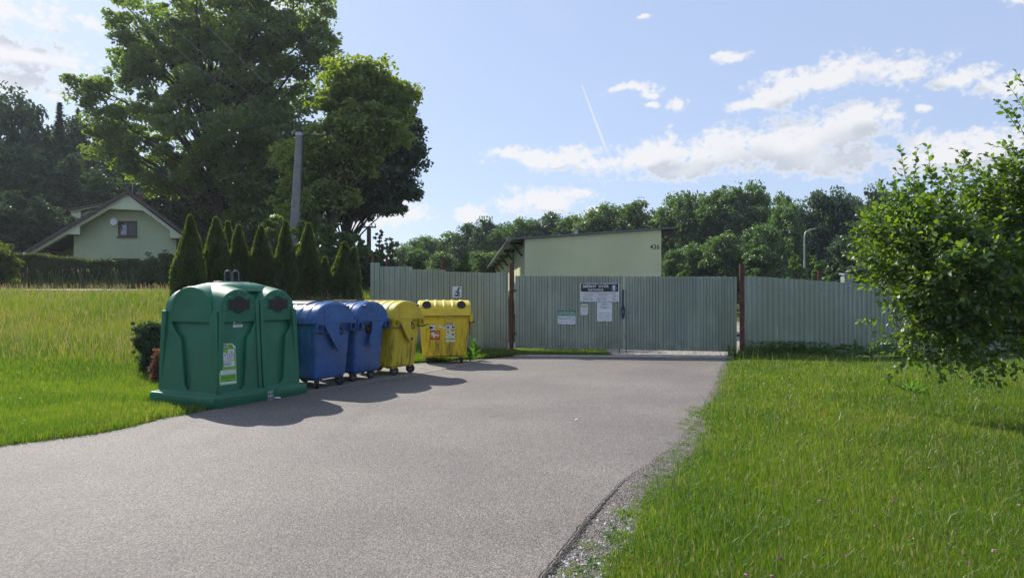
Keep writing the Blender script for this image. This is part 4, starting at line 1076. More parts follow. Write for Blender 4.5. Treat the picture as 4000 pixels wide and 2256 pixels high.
# gate
gx0, gy0, gx1, gy1 = .085, 19.2, 5.80, 18.4
glen = math.hypot(gx1-gx0, gy1-gy0); ga = math.atan2(gy1-gy0, gx1-gx0)
gate = thing('metal_gate', 'closed double gate of zinc corrugated sheet between two rusty posts', 'gate', (gx0, gy0, 0), ga)
half = .498*glen
for i, (x0, x1, zb, zt) in enumerate(((0., half-.012, (.146, .132), (2.066, 2.05)), (half+.022, glen-.03, (.122, .102), (2.048, 2.025)))):
    leaf = bpy.data.objects.new('gate_leaf', None); leaf.empty_display_size = .1; link(leaf, gate); leaf.location = (x0, 0, 0)
    w = x1-x0
    k = 3; ws = w/k
    for j in range(k):
        a = j/k; b = (j+1)/k
        zz = lambda q, t: q[0]+(q[1]-q[0])*t
        dn = []
        if i == 0 and j == 2: dn = [(ws-.30, 1.22, .12, .02), (ws-.45, 1.12, .09, .018), (ws-.14, 1.15, .08, -.02)]
        if i == 1 and j == 0: dn = [(.16, 1.15, .10, .02), (.33, 1.13, .08, .018)]
        sheet_part('corrugated_sheet', leaf, j*ws, ws+.0, zz(zb, a), zz(zb, b), zz(zt, a), zz(zt, b), .1505, .038, -.001*j, i*7+j, dents=dn)
    mb = MB()
    for z in (.30, 1.1, 1.9): mb.rbox(.0, w, .028, .066, z, z+.04)
    for x in (.0, w-.04): mb.rbox(x, x+.04, .067, .105, .16, 2.0)
    mb.build('frame', M['rust'], leaf)
    screws(leaf, [(.075+.301*q, -.041, z) for q in range(int(w/.301)+1) for z in (.24, 1.95)])
    mb = MB(); xx = w-.10 if i == 0 else .045
    mb.tube([(xx, .03, -.02 if i == 0 else .03), (xx, .03, .45)], .009, 8); mb.build('drop_bolt', M['black'], leaf)
    if i == 0:
        mb = MB(); mb.prism([(w-.035, .93), (w+.018, .93), (w+.03, 1.0), (w+.045, 1.10), (w+.04, 1.2), (w+.018, 1.27), (w+.018, 1.70), (w-.025, 1.70), (w-.03, 1.3), (w-.05, 1.18), (w-.045, 1.05)], lambda a, b, t: (a, t, b), -.058, -.040)
        la = mb.build('latch_plate', M['bluepaint'], leaf, bevel=.003)
        mb = MB(); mb.torus((w, -.061, 1.12), (0, 1, 0), .022, .006, 14, 6); mb.build('lock_ring', M['metal'], la)
        mb = MB(); mb.tube([(w+.0, -.015, .25), (w+.004, -.018, .6), (w+.002, -.015, .86)], .012, 6); mb.build('seam_chain', M['metal'], leaf)
    for z in (.5, 1.65): mb = MB(); mb.rbox(-.06 if i == 0 else w, .03 if i == 0 else w+.07, -.02, .02, z, z+.05); mb.build('hinge', M['black'], leaf)
def post(name, label, x, y, top, r, lean=0, group=None, z0=None):
    z = (tz(x, y) if z0 is None else z0)-.2
    o = thing(name, label, 'post', (x, y, 0), 0, group)
    mb = MB(); mb.tube([(0, 0, z), (lean, 0, top)], r, 16); mb.build('shaft', M['rust'], o, bevel=.004)
    mb = MB(); mb.tube([(lean, 0, top-.005), (lean, 0, top+.008)], r+.004, 16); mb.build('cap', M['rust'], o)
    mb = MB(); mb.torus((lean*.9, 0, top-.22), (0, 0, 1), r+.003, .005, 18, 5)
    if r > .06: mb.torus((lean*.9, 0, top-.27), (0, 0, 1), r+.003, .005, 18, 5)
    mb.build('wire_tie', M['wire'], o); return o
post('gate_post', 'rusty red tube post holding the left gate leaf beside the left fence', -.015, 19.33, 2.41, .058, .0, 'gate posts')
post('gate_post', 'rusty red tube post holding the right gate leaf beside the lawn', 5.89, 18.34, 2.35, .064, -.01, 'gate posts')
# left fence: stepped sheets
def fence(name, label, x0, y0, ang, segs, pitch, back=()):
    root = thing(name, label, 'fence', (x0, y0, 0), ang)
    x = 0
    for k, (w, zt0, zt1, zb0, zb1) in enumerate(segs):
        sh = sheet_part('corrugated_sheet', root, x, w, zb0, zb1, zt0, zt1, pitch, .038, -.0025*(k % 2), k+20)
        screws(sh, [(x+pitch*.5+2*pitch*q, -.043-.0025*(k % 2), zb0+(zt0-zb0)*f) for q in range(int(w/pitch/2)) for f in (.12, .86)])
        x += w
    mb = MB(); L_ = x
    tot = 0
    for (w, zt0, zt1, zb0, zb1) in segs:
        for f in (.2, .8):
            za = zb0+(zt0-zb0)*f; zb_ = zb1+(zt1-zb1)*f
            mb.add([(tot, .006, za), (tot+w, .006, zb_), (tot+w, .046, zb_), (tot, .046, za), (tot, .006, za+.04), (tot+w, .006, zb_+.04), (tot+w, .046, zb_+.04), (tot, .046, za+.04)], [(0, 1, 2, 3), (4, 7, 6, 5), (0, 4, 5, 1), (2, 6, 7, 3), (1, 5, 6, 2), (0, 3, 7, 4)])
        tot += w
    mb.build('rail', M['rust'], root); return root
lx0, ly0 = -3.875, 19.62; lx1, ly1 = -.10, 19.36
la_ = math.atan2(ly1-ly0, lx1-lx0); ll = math.hypot(lx1-lx0, ly1-ly0)
fr = [0, .069, .307, .549, .795, 1.0]; tops = [(2.44, 2.435), (2.335, 2.325), (2.25, 2.24), (2.19, 2.165), (2.155, 2.15)]; bots = [.42, .40, .31, .20, .10, .08]
fence('left_fence' if False else 'corrugated_fence', 'zinc corrugated fence stepping down towards the gate behind the yellow container', lx0, ly0, la_,
      [((fr[i+1]-fr[i])*ll, tops[i][0], tops[i][1], bots[i]-.12, bots[i+1]-.12) for i in range(5)], .1505)
sg = []
zt = [2.045, 2.01, 1.985, 1.955, 1.945, 1.915, 1.905, 1.88, 1.875, 1.845, 1.84, 1.80, 1.79, 1.75, 1.74, 1.70]
for i in range(12):
    a = 2.045-.045*i; sg.append((1.165, a, a-.03, .02-.02*i-.1, .0-.02*i-.1))
fence('corrugated_fence', 'zinc corrugated fence running from the gate behind the lawn and apple tree', 5.96, 18.36, math.atan2(2.15, 4.15), sg, .19)

# barbed wire posts and strands behind the fences
bp = [(-3.83, 19.72, 2.70, 'thin rusty post at the free end of the left fence'), (-4.05, 23.2, 2.78, 'second thin rusty post in the side line behind the left fence'), (-4.35, 27.3, 2.80, 'farthest thin rusty post in the side line behind the left fence'), (-1.92, 19.75, 2.58, 'thin rusty post rising above the middle of the left fence')]
for x, y, t, lb in bp:
    post('wire_post', lb, x, y, t, .035 if y < 21 else .04, 0, 'thin posts behind the fences')
post('wire_post', 'thin rusty post rising above the right fence beside the street lamp', 8.68, 20.25, 2.23, .045, 0, 'thin posts behind the fences')
def wire(name, label, cat, runs, r, mat, group=None):
    mb = MB()
    for a, b, sag in runs:
        a, b = Vector(a), Vector(b); n = max(4, int((b-a).length/1.5)); mb.tube([a.lerp(b, i/n)-Vector((0, 0, 4*sag*(i/n)*(1-i/n))) for i in range(n+1)], r, 4)
    return tag(mb.build(name, M[mat], None), label, cat, group)
wire('barbed_wire', 'strands of barbed wire strung above the left fence', 'wire', [((-3.83, 19.70, z), (-1.92, 19.73, z2), .03) for z, z2 in ((2.65, 2.54), (2.5, 2.34))]+[((-1.92, 19.73, z), (-.02, 19.36, z2), .03) for z, z2 in ((2.54, 2.36), (2.34, 2.19))]+[((-3.83, 19.72, z), (-4.05, 23.2, z+.08), .04) for z in (2.65, 2.5)], .004, 'wire')
wire('barbed_wire', 'strands of barbed wire strung above the right fence', 'wire', [((5.89, 18.36, z), (8.68, 20.25, z2), .04) for z, z2 in ((2.30, 2.15), (2.16, 2.02))]+[((8.68, 20.25, z), (13.5, 22.6, z2), .04) for z, z2 in ((2.15, 1.9), (2.02, 1.8))], .004, 'wire')

# ------------------------------------------------------------------ signs
def board(name, label, px, py, w, h, base='gate', mat='paper', off=.043, tilt=0, th=.006):
    if base == 'gate':
        s = ((px-2000)/F*gy0-gx0)/(math.cos(ga)-(px-2000)/F*math.sin(ga)); X, Y = gx0+s*math.cos(ga), gy0+s*math.sin(ga); a = ga
    else:
        s = ((px-2000)/F*ly0-lx0)/(math.cos(la_)-(px-2000)/F*math.sin(la_)); X, Y = lx0+s*math.cos(la_), ly0+s*math.sin(la_); a = la_
    z = EYE+(HY-py)/F*Y
    root = thing(name, label, 'sign', (X+off*math.sin(a), Y-off*math.cos(a), z), a)
    mb = MB(); mb.rbox(-w/2, w/2, -th, 0, -h/2, h/2); o = mb.build('board', M[mat], root); root.rotation_euler = (0, R(tilt), a)
    root['th'] = th
    return root, o
def pins(root, pts, th=.006):
    mb = MB()
    for x, z in pts: mb.disc((x, -th-.003, z), (0, 1, 0), .010, .006, 8)
    mb.build('fixing', M['black'], root)
t_ = .006
r, o = board('yard_sign', 'large white and black collection yard sign with crest and opening hours', 2342, 1142, 1.02, .485)
patch('title_panel', [(-.488, .022, .488, .226)], M['navy'], o, t_+.0006)
lettering('lettering', [('SBĚRNÝ  DVŮR', -.10, .158, .088, 'CENTER', .022, 1.12), ('KATOVICE', -.10, .068, .070, 'CENTER', .022, 1.18)], M['white'], o, t_+.0026)
cr = patch('crest', [[(.345, .19), (.375, .205), (.405, .19), (.435, .15), (.44, .09), (.42, .05), (.375, .033), (.33, .05), (.31, .09), (.315, .15)]], M['greyprint'], o, t_+.0020)
patch('shield', [[(.352, .185), (.398, .185), (.428, .145), (.43, .095), (.413, .058), (.375, .043), (.337, .058), (.32, .095), (.322, .145)]], M['bluecrest'], cr, t_+.0030)
patch('tower', [[(.352, .05), (.366, .047), (.366, .085), (.384, .085), (.384, .047), (.398, .05), (.395, .13), (.405, .15), (.405, .178), (.395, .178), (.395, .166), (.388, .166), (.388, .178), (.362, .178), (.362, .166), (.355, .166), (.355, .178), (.345, .178), (.345, .15), (.355, .13)]], M['white'], cr, t_+.0040)
lettering('notice_line', [('KAŽDÝ NÁVŠTĚVNÍK MÁ POVINNOST NAHLÁSIT SE OBSLUZE !', 0, -.022, .0325, 'CENTER', .012, .93)], M['redink'], o, t_+.0016)
lettering('opening_hours', [('PROVOZNÍ DOBA:', -.28, -.075, .030, 'CENTER', .012), ('PROVOZNÍ DOBA:', .09, -.062, .030, 'CENTER', .012), ('V OBDOBÍ ZIMNÍHO ČASU', .09, -.093, .014, 'CENTER'),
     ], M['ink'], o, t_+.0016)
lettering('summer_hours', [('Středa: 9:00 - 11:00 hod.', -.43, -.128, .029, 'LEFT', .01, .86), ('Pátek: 15:00 - 17:00 hod.', -.43, -.162, .029, 'LEFT', .01, .86), ('Sobota: 9:00 - 11:00 hod.', -.43, -.196, .029, 'LEFT', .01, .86),
     ], M['ink'], o, t_+.0016)
lettering('winter_hours', [('Středa: 9:00 - 10:00 hod.', -.07, -.128, .029, 'LEFT', .01, .86), ('Pátek: 15:00 - 16:00 hod.', -.07, -.162, .029, 'LEFT', .01, .86), ('Sobota: 9:00 - 11:00 hod.', -.07, -.196, .029, 'LEFT', .01, .86),
     ], M['ink'], o, t_+.0016)
lettering('operator_lines', [('Provozovatel', .39, -.066, .018, 'CENTER'), ('Městys', .39, -.084, .018, 'CENTER'), ('Katovice', .39, -.102, .018, 'CENTER'), ('387 11', .39, -.120, .018, 'CENTER'), ('Odpovědná osoba', .39, -.158, .020, 'CENTER', .01), ('Obsluha dvora', .39, -.178, .018, 'CENTER'), ('tel. 383 399', .39, -.198, .020, 'CENTER', .01)], M['ink'], o, t_+.0016)
pins(r, [(-.46, -.235), (.46, -.235), (0, -.235), (-.46, .235), (0, .235), (.46, .235)])
r, o = board('electronics_sign', 'green and white notice for used electrical appliances, lowest left on the gate', 2214, 1239, .475, .365, tilt=.6)
patch('title_panel', [(-.236, .045, .236, .182)], M['greenprint'], o, t_+.0006)
lettering('lettering', [('MÍSTO ZPĚTNÉHO ODBĚRU', 0, .130, .043, 'CENTER', .01, .74), ('POUŽITÝCH ELEKTROZAŘÍZENÍ', 0, .083, .043, 'CENTER', .01, .74)], M['white'], o, t_+.0022)
lettering('caption', [('Odevzdejte zde vysloužilé elektrospotřebiče bez poplatku', 0, .02, .016, 'CENTER'), ('Více informací získáte na obecním úřadě', -.2, -.125, .014, 'LEFT'), ('a na sběrném dvoře', -.2, -.148, .014, 'LEFT'), ('elektro', .145, -.115, .028, 'CENTER')], M['ink'], o, t_+.0016)
rr_ = random.Random(5); dr = []
for k in range(17):
    x = -.2+.025*k; z = -.035+rr_.uniform(-.022, .022); a = rr_.uniform(0, 3); l = rr_.uniform(.008, .015)
    dr.append([(x+l*math.cos(a+q), z+l*math.sin(a+q)) for q in (0, 1.2, 2.4, 3.6, 4.9)])
patch('drawing', dr, M['ink'], o, t_+.0016)
pins(r, [(-.225, .172), (.225, .172), (-.225, 0), (.225, 0), (-.225, -.172), (0, -.172), (.225, -.172)])
r, o = board('orange_band_notice', 'small white notice with an orange band below the yard sign', 2283, 1208, .205, .292, tilt=1.)
patch('band', [(-.085, .062, .085, .098)], M['ochre'], o, t_+.0006)
lettering('caption', [('SBĚR', -.085, .127, .015, 'LEFT'), ('KATOVICE', .085, .127, .015, 'RIGHT'), ('elektro', 0, .03, .016, 'CENTER'), ('A   B   C', 0, .0, .02, 'CENTER'), ('Děkujeme za třídění odpadů', 0, -.03, .0145, 'CENTER', .01), ('ve sběrném dvoře', 0, -.062, .013, 'CENTER')], M['ink'], o, t_+.0016)
pins(r, [(-.09, .138), (.09, .138), (-.09, -.138), (.09, -.138)])
r, o = board('notice_board', 'white board with two pinned notices hanging below the yard sign', 2361, 1217, .39, .50, mat='white')
patch('upper_notice', [(-.175, .065, .165, .235)], M['paper'], o, t_+.0015)
patch('lower_notice', [(-.155, -.225, .155, .0)], M['paper'], o, t_+.0030)
lettering('lettering', [('SBĚRNÝ DVŮR', 0, .215, .021, 'CENTER', .02), ('obecní úřad Katovice', 0, .190, .018, 'CENTER', .02), ('PROVOZ', 0, .150, .018, 'CENTER', .02), ('ZIMNÍ ČAS - OTEVŘENO', 0, .124, .021, 'CENTER', .02), ('každou středu a', 0, .10, .019, 'CENTER', .02), ('sobotu', 0, .08, .018, 'CENTER', .02)], M['ink'], o, t_+.0026)
lettering('caption', [('Ceník odpadů za kus', -.13, -.035, .015, 'LEFT')]+[(s, -.13, -.065-.024*i, .013, 'LEFT') for i, s in enumerate(('pneumatiky', 'stavební suť', 'dřevo', 'nábytek a koberce', 'nebezpečný odpad'))]+[('20 Kč', x, -.065-.024*i, .013, 'LEFT') for i in range(5) for x in (.03, .09)], M['ink'], o, t_+.0042)
pins(r, [(-.0, .238), (.18, .238), (0, -.24), (-.18, -.1), (.18, -.1)])
r, o = board('spotted_poster', 'white sheet with black blotches hung on the left fence', 1786, 1140, .25, .315, 'fence', off=.046)
bl = []; rr_ = random.Random(9)
for x, z, s in ((.05, .10, .035), (.08, .12, .02), (.03, .05, .04), (.0, .0, .035), (.05, -.02, .04), (-.04, -.03, .022), (.02, -.08, .04), (-.03, -.10, .035), (.07, -.09, .03), (-.07, -.08, .02), (-.05, .03, .018), (-.08, -.02, .012), (.04, -.13, .02)):
    n = 9; bl.append([(x+s*math.cos(2*math.pi*k/n)*(.55+.55*rr_.random()), z+s*math.sin(2*math.pi*k/n)*(.55+.55*rr_.random())) for k in range(n)])
for i, b_ in enumerate(bl):
    pass
patch('blotch_print', bl, M['ink'], o, t_+.0006)
pins(r, [(-.08, .165), (.08, .165), (-.11, -.145), (.11, -.145)])
for ob in S.objects:
    if 'th' in ob: del ob['th']
#PART3
# ------------------------------------------------------------------ long building 436
def hall():
    root = thing('long_building', 'long pale green building numbered 436 with grey lean roof behind the gate', 'building', (.5, 28, 0))
    # front wall x 0..5.33 ; recedes along (-.061,1)
    Lb = 34; kx = -.061
    def q(x, y): return (x+kx*y, y)
    w = 5.33; zl, zr = 3.72, 4.08
    mb = MB()
    vs = [(*q(0, 0), -.1), (*q(w, 0), -.1), (*q(w, 0), zr), (*q(0, 0), zl), (*q(0, Lb), -.1), (*q(w, Lb), -.1), (*q(w, Lb), zr), (*q(0, Lb), zl)]
    mb.add(vs, [(0, 1, 2, 3), (5, 4, 7, 6), (4, 0, 3, 7), (1, 5, 6, 2), (3, 2, 6, 7), (0, 4, 5, 1)])
    mb.build('wall', M['plaster'], root)
    # entrance recess wall: low pier left of the gable
    mb = MB(); mb.add([(-.40, .3, -.1), (-.004, .3, -.1), (-.004, .3, 2.45), (-.40, .3, 2.0), (-.40, .9, -.1), (-.004, .9, -.1), (-.004, .9, 2.45), (-.40, .9, 2.0)], [(0, 1, 2, 3), (5, 4, 7, 6), (4, 0, 3, 7), (1, 5, 6, 2), (3, 2, 6, 7)])
    mb.build('side_pier', M['plaster'], root)
    # roof plate
    mb = MB(); x0, x1 = -.55, w+.60; s = (zr-zl)/w
    def zr_(x): return zl+s*x
    y0, y1 = -.12, Lb+.2
    vs = []
    for (x, y) in ((x0, y0), (x1, y0), (x1, y1), (x0, y1)):
        vs.append((*q(x, y), zr_(x)+.004))
    vs += [(a, b, c+.055) for a, b, c in vs]
    mb.add(vs, [(3, 2, 1, 0), (4, 5, 6, 7), (0, 1, 5, 4), (1, 2, 6, 5), (2, 3, 7, 6), (3, 0, 4, 7)])
    rf = mb.build('roof', M['roofmetal'], root, bevel=.01)
    mb = MB(); pts = [(*q(x0-.06, y), zr_(x0)+.0) for y in (y0, y1)]; mb.tube(pts, .075, 10); mb.build('gutter', M['roofmetal'], rf)
    mb = MB(); mb.tube([(x0-.05, 5.2, zl-.06), (x0+.1, 5.2, zl-.35), (x0+.15, 5.2, -.1)], .045, 8); mb.build('downpipe', M['roofmetal'], rf)
    mb = MB(); mb.tube([(2.05, .5, 3.85), (2.05, .5, 4.1)], .05, 8); mb.tube([(2.05, .5, 4.1), (2.05, .5, 4.13)], .09, 8); mb.build('roof_vent', M['metal'], rf)
    # eaves brackets along the left side and at the right
    for k in range(6):
        y = 1.2+5.2*k; X0 = kx*y
        mb = MB(); z = zl-.12
        mb.rbox(X0-.50, X0-.003, y-.06, y+.06, z-.03, z+.08)
        mb.tube([(X0-.38, y, z-.03), (X0-.005, y, z-.5)], .045, 6); mb.build('eaves_bracket', M['darkwood'], root)
    for y in (.15, 5):
        mb = MB(); X0 = w+kx*y; z = zr-.07; mb.rbox(X0+.003, X0+.52, y-.07, y+.07, z-.16, z+.04); mb.tube([(X0+.40, y, z-.14), (X0+.005, y, z-.72)], .05, 6); mb.build('eaves_bracket', M['darkwood'], root)
    mb = MB(); mb.add([(*q(w+.004, .05), zr-.02), (*q(w+.58, .05), zr+.02), (*q(w+.58, 3), zr+.02), (*q(w+.004, 3), zr-.02), (*q(w+.004, .05), zr-.05), (*q(w+.58, .05), zr-.01), (*q(w+.58, 3), zr-.01), (*q(w+.004, 3), zr-.05)], [(0, 1, 2, 3), (7, 6, 5, 4), (0, 4, 5, 1), (1, 5, 6, 2)]); mb.build('soffit', M['darkwood'], root)
    # windows on the long left side
    for k in range(4):
        y = 3.2+6*k; mb = MB(); X0 = kx*y; mb.box((X0-.004, y, 1.7), (.03, 1.2, 1.2)); wi = mb.build('window', M['wood'], root); mb = MB(); mb.box((X0-.022, y, 1.7), (.01, 1.0, 1.0)); mb.build('pane', M['glass'], wi)
    e = lettering('house_number', [('436', 0, 0, .265, 'CENTER', .012, .95)], M['ink'], root, .004); e.location = ((2558-2000)/F*28-.5, 0, EYE+(HY-965)/F*28)
hall()

# ------------------------------------------------------------------ house on the left
def house():
    d = 39.; k = d/F
    def X(px): return (px-2000)*k
    def Z(py): return EYE+(HY-py)*k
    base = Vector((X(490), d, 1.85))
    root = thing('family_house', 'pale green gabled house with brown tiled roof and satellite dish', 'house', base)
    def P(px, py, y): return (X(px)-base.x-.52*y, y, Z(py)-base.z)
    def prism(mb, pts, y0, y1): return mb.prism(pts, lambda a, b, t: P(a, b, t), y0, y1)
    D = 10.
    mb = MB(); prism(mb, [(288, 1190), (689, 1190), (689, 925), (652, 895), (560, 827), (432, 822), (318, 888), (288, 905)], 0, D); mb.build('wall', M['plaster_mint'], root)
    # porch back wall under the long slope
    mb = MB(); prism(mb, [(118, 1190), (287.5, 1190), (287.5, 925), (165, 985), (118, 1000)], 4.5, D-.1); mb.build('porch_wall', M['plaster_mint'], root)
    mb = MB(); 
    for px in (185,): mb.tube([P(px, 1190, .3), P(px, 972, .3)], .09, 8)
    mb.build('porch_post', M['wood'], root)
    mb = MB(); prism(mb, [(168, 972), (172, 966), (240, 985), (236, 993)], .22, .34); mb.build('porch_beam', M['wood'], root)
    # gable band standing in front of the wall (thick painted verge)
    mb = MB(); prism(mb, [(497, 765), (708, 925), (710, 934), (664, 934), (662, 905), (558, 827), (432, 821), (316, 888), (316, 919), (268, 918), (168, 976), (118, 1000), (116, 990)], -.75, .0)
    mb.build('gable_trim', M['plaster_cream'], root)
    # roof: two slopes with stepped tile edge
    def slope(pts, t, y0, y1, name, mat, par=root):
        (xa, ya), (xb, yb) = pts; L_ = math.hypot(xb-xa, yb-ya); n = max(6, int(L_/14)); mb = MB()
        ux, uy = (xb-xa)/L_, (yb-ya)/L_; nx, ny = uy, -ux
        if ny > 0: nx, ny = -nx, -ny
        top = []; bot = []
        for i in range(n):
            s0, s1 = L_*i/n, L_*(i+1)/n
            top += [(xa+ux*s0+nx*(t+1.5), ya+uy*s0+ny*(t+1.5)), (xa+ux*s1+nx*(t+4), ya+uy*s1+ny*(t+4))]
        for i in (n, 0): s0 = L_*i/n; bot.append((xa+ux*s0, ya+uy*s0))
        mb.prism(top+bot, lambda a, b, q: P(a, b, q), y0, y1)
        return mb.build(name, M[mat], par, smooth=False)
    roof = slope([(497, 765), (107, 997)], 9, -.95, D+.6, 'roof', 'tile')
    slope([(498, 763), (722, 930)], 9, -.95, D+.6, 'roof_slope', 'tile', root)
    mb = MB(); a, b = P(497, 752, -1.0), P(497, 752, D+.6); mb.tube([a, b], .14, 8); mb.build('ridge', M['tile'], roof)
    mb = MB(); a, b = P(105, 993, -.98), P(105, 993, D+.5); mb.tube([a, b], .07, 8); mb.build('gutter', M['dish'], roof)
    # shed dormer on the left slope
    mb = MB(); prism(mb, [(311, 822), (470, 786), (455, 800), (311, 880)], .9, D-1.5); dm = mb.build('dormer', M['plaster_mint'], root)
    mb = MB(); prism(mb, [(275, 826), (311.5, 818), (311.5, 850), (300, 846), (275, 834)], .7, D-1.4); mb.build('eave_box', M['plaster_cream'], dm)
    mb = MB(); prism(mb, [(275, 825), (470, 783), (470, 778), (275, 819)], .6, D-1.2); mb.build('verge_board', M['plaster_cream'], dm)
    slope([(478, 778), (267, 820)], 6, .5, D-1, 'dormer_roof', 'tile', dm)
    # windows
    mb = MB(); prism(mb, [(461, 863), (535, 863), (535, 926), (461, 926)], -.03, .02); wi = mb.build('window', M['wood'], root)
    for x0, x1 in ((470, 497), (503, 530)):
        mb = MB(); prism(mb, [(x0, 871), (x1, 871), (x1, 919), (x0, 919)], -.04, -.02); mb.build('pane', M['glass'], wi)
    mb = MB(); prism(mb, [(472, 878), (478, 884), (480, 893), (475, 903), (468+4, 904), (470+2, 917), (494, 917), (495, 879)], -.05, -.041); mb.build('curtain', M['curtain'], wi)
    mb = MB(); prism(mb, [(455, 924.5), (536, 924.5), (536, 928), (455, 928)], -.1, .0); mb.build('sill', M['wood'], wi)
    mb = MB(); prism(mb, [(437, 1009), (545, 1009), (545, 1050), (437, 1050)], -.02, .02); wi = mb.build('window', M['wood'], root)
    mb = MB(); prism(mb, [(442, 1014), (540, 1014), (540, 1050), (442, 1050)], -.03, -.01); mb.build('pane', M['glass'], wi)
    # satellite dish
    c = P(446, 868, -.32)
    mb = MB(); rings = []
    for r_, h_ in ((.02, .07), (.08, .06), (.14, .035), (.19, 0), (.195, .012), (.02, .09)):
        rings.append([(c[0]+r_*math.cos(a), c[1]+h_-.05, c[2]+r_*1.02*math.sin(a)) for a in [2*math.pi*i/24 for i in range(24)]])
    mb.loft(rings); mb.tube([(c[0], c[1]+.05, c[2]), (c[0], -.003, c[2])], .02, 6); mb.tube([(c[0], c[1]+.02, c[2]-.19), (c[0], c[1]-.22, c[2]+.0)], .008, 5); mb.box((c[0], c[1]-.23, c[2]), (.04, .06, .04))
    mb.build('satellite_dish', M['dish'], root)
    # chimney and antenna
    mb = MB(); prism(mb, [(531, 726), (560, 726), (560, 830), (531, 830)], 3.2, 3.7); ch = mb.build('chimney', M['redbrick'], root)
    mb = MB(); prism(mb, [(528, 719), (563, 719), (563, 726), (528, 726)], 3.15, 3.75); mb.build('chimney_cap', M['roofmetal'], ch)
    mb = MB(); prism(mb, [(537, 705), (552, 705), (552, 710), (537, 710)], 3.3, 3.6); mb.tube([P(544, 720, 3.45), P(544, 707, 3.45)], .05, 8); mb.build('chimney_cowl', M['roofmetal'], ch)
    mb = MB(); mb.tube([P(514, 768, 1.2), P(518, 702, 1.2)], .018, 6); mb.build('antenna_rod', M['metal'], root)
    # downpipe at the right corner
    mb = MB(); mb.tube([P(704, 948, -.5), P(696, 955, -.2), P(692, 965, -.08), P(692, 1180, -.08)], .045, 8); mb.build('downpipe', M['redbrick'], root)
house()

# ------------------------------------------------------------------ poles, lamp, bird box
def concrete_pole():
    root = thing('utility_pole', 'leaning grey concrete utility pole in front of the big maple', 'utility pole', (-9.24, 30, tz(-9.24, 30)))
    z1 = 8.35-tz(-9.24, 30)
    mb = MB(); mb.tube([(0, 0, -.3), (.34, 0, z1)], [.24, .135], 16); mb.build('shaft', M['concrete'], root)
    mb = MB(); mb.tube([(.34, 0, z1-.16), (.34, 0, z1-.06)], .16, 16); mb.build('clamp_ring', M['metal'], root)
    mb = MB(); mb.tube([(.34, 0, z1), (.34, 0, z1+.14)], [.17, .14], 14); mb.build('cap', M['darkwood'], root)
    mb = MB(); mb.box((.50, .17, z1-.12), (1.7, .07, .07)); ca = mb.build('crossarm', M['black'], root)
    for x in (-.38, .0, .95, 1.35):
        mb = MB(); mb.tube([(x, .17, z1-.08), (x, .17, z1-.0), (x, .17, z1+.06)], [.03, .05, .03], 8); mb.build('insulator', M['greyprint'], ca)
    mb = MB(); mb.tube([(.52, .03, 0), (.50, .02, z1-.2)], .02, 6); mb.build('cable', M['black'], root)
concrete_pole()
def far_pole():
    d = 58; p = W(1441, 1100, d); root = thing('utility_pole', 'distant dark wooden utility pole with a crossarm, beside the young birches', 'utility pole', (p.x, d, 1.6))
    zt = W(0, 884, d).z-1.6
    mb = MB(); mb.tube([(0, 0, -.5), (0, 0, zt)], [.20, .17], 10); mb.build('shaft', M['darkwood'], root)
    mb = MB(); mb.box((0, -.2, zt-.08), (1.25*1.0, .12, .12)); ca = mb.build('crossarm', M['darkwood'], root)
    for x in (-.56, -.28, .28, .56):
        mb = MB(); mb.tube([(x, -.2, zt-.02), (x, -.2, zt+.18)], .045, 6); mb.build('insulator', M['black'], ca)
    return p, zt+1.6
fp, fz = far_pole()
P0 = Vector((-8.9, 30.17, 8.38))
runs = [(P0+Vector((o, 0, 0)), (fp.x+o2, 57.8, fz+.18), .5) for o, o2 in ((-.72, -.56), (-.3, -.28), (.6, .28), (1.0, .56))]
wire('overhead_wire', 'thin power lines from the concrete pole back to the distant pole', 'wire', runs, .012, 'black', None)
runs = [(P0+Vector((o, 0, 0)), (-12.9+o, 20, 12.5+o*.3), .3) for o in (-.72, -.1, .9)]
wire('overhead_wire', 'thin power lines rising to the upper left across the big maple', 'wire', runs, .0045, 'metal', None)
def lamp():
    d = 46; p = W(3142, 1145, d); root = thing('street_lamp', 'slim grey street lamp with a bent arm against the trees', 'street lamp', (p.x, d, 1.2))
    zt = W(0, 905, d).z-1.2
    pts = [(0, 0, -.3), (0, 0, 2.4), (0, 0, 2.41), (0, 0, zt-.35), (.04, 0, zt-.10), (.13, 0, zt+.03), (.42, 0, zt+.15)]
    mb = MB(); mb.tube(pts, [.06, .06, .045, .036, .033, .03, .028], 10); mb.build('post', M['lampgrey'], root)
    mb = MB(); mb.loft([[(.40+a*.4, b*.08, zt+.13+c*.03+a*.1) for b, c in ((-1, -1), (1, -1), (1, 1), (-1, 1))] for a in (0, .4, .9)]); mb.build('lamp_head', M['lampgrey'], root, bevel=.01)
lamp()
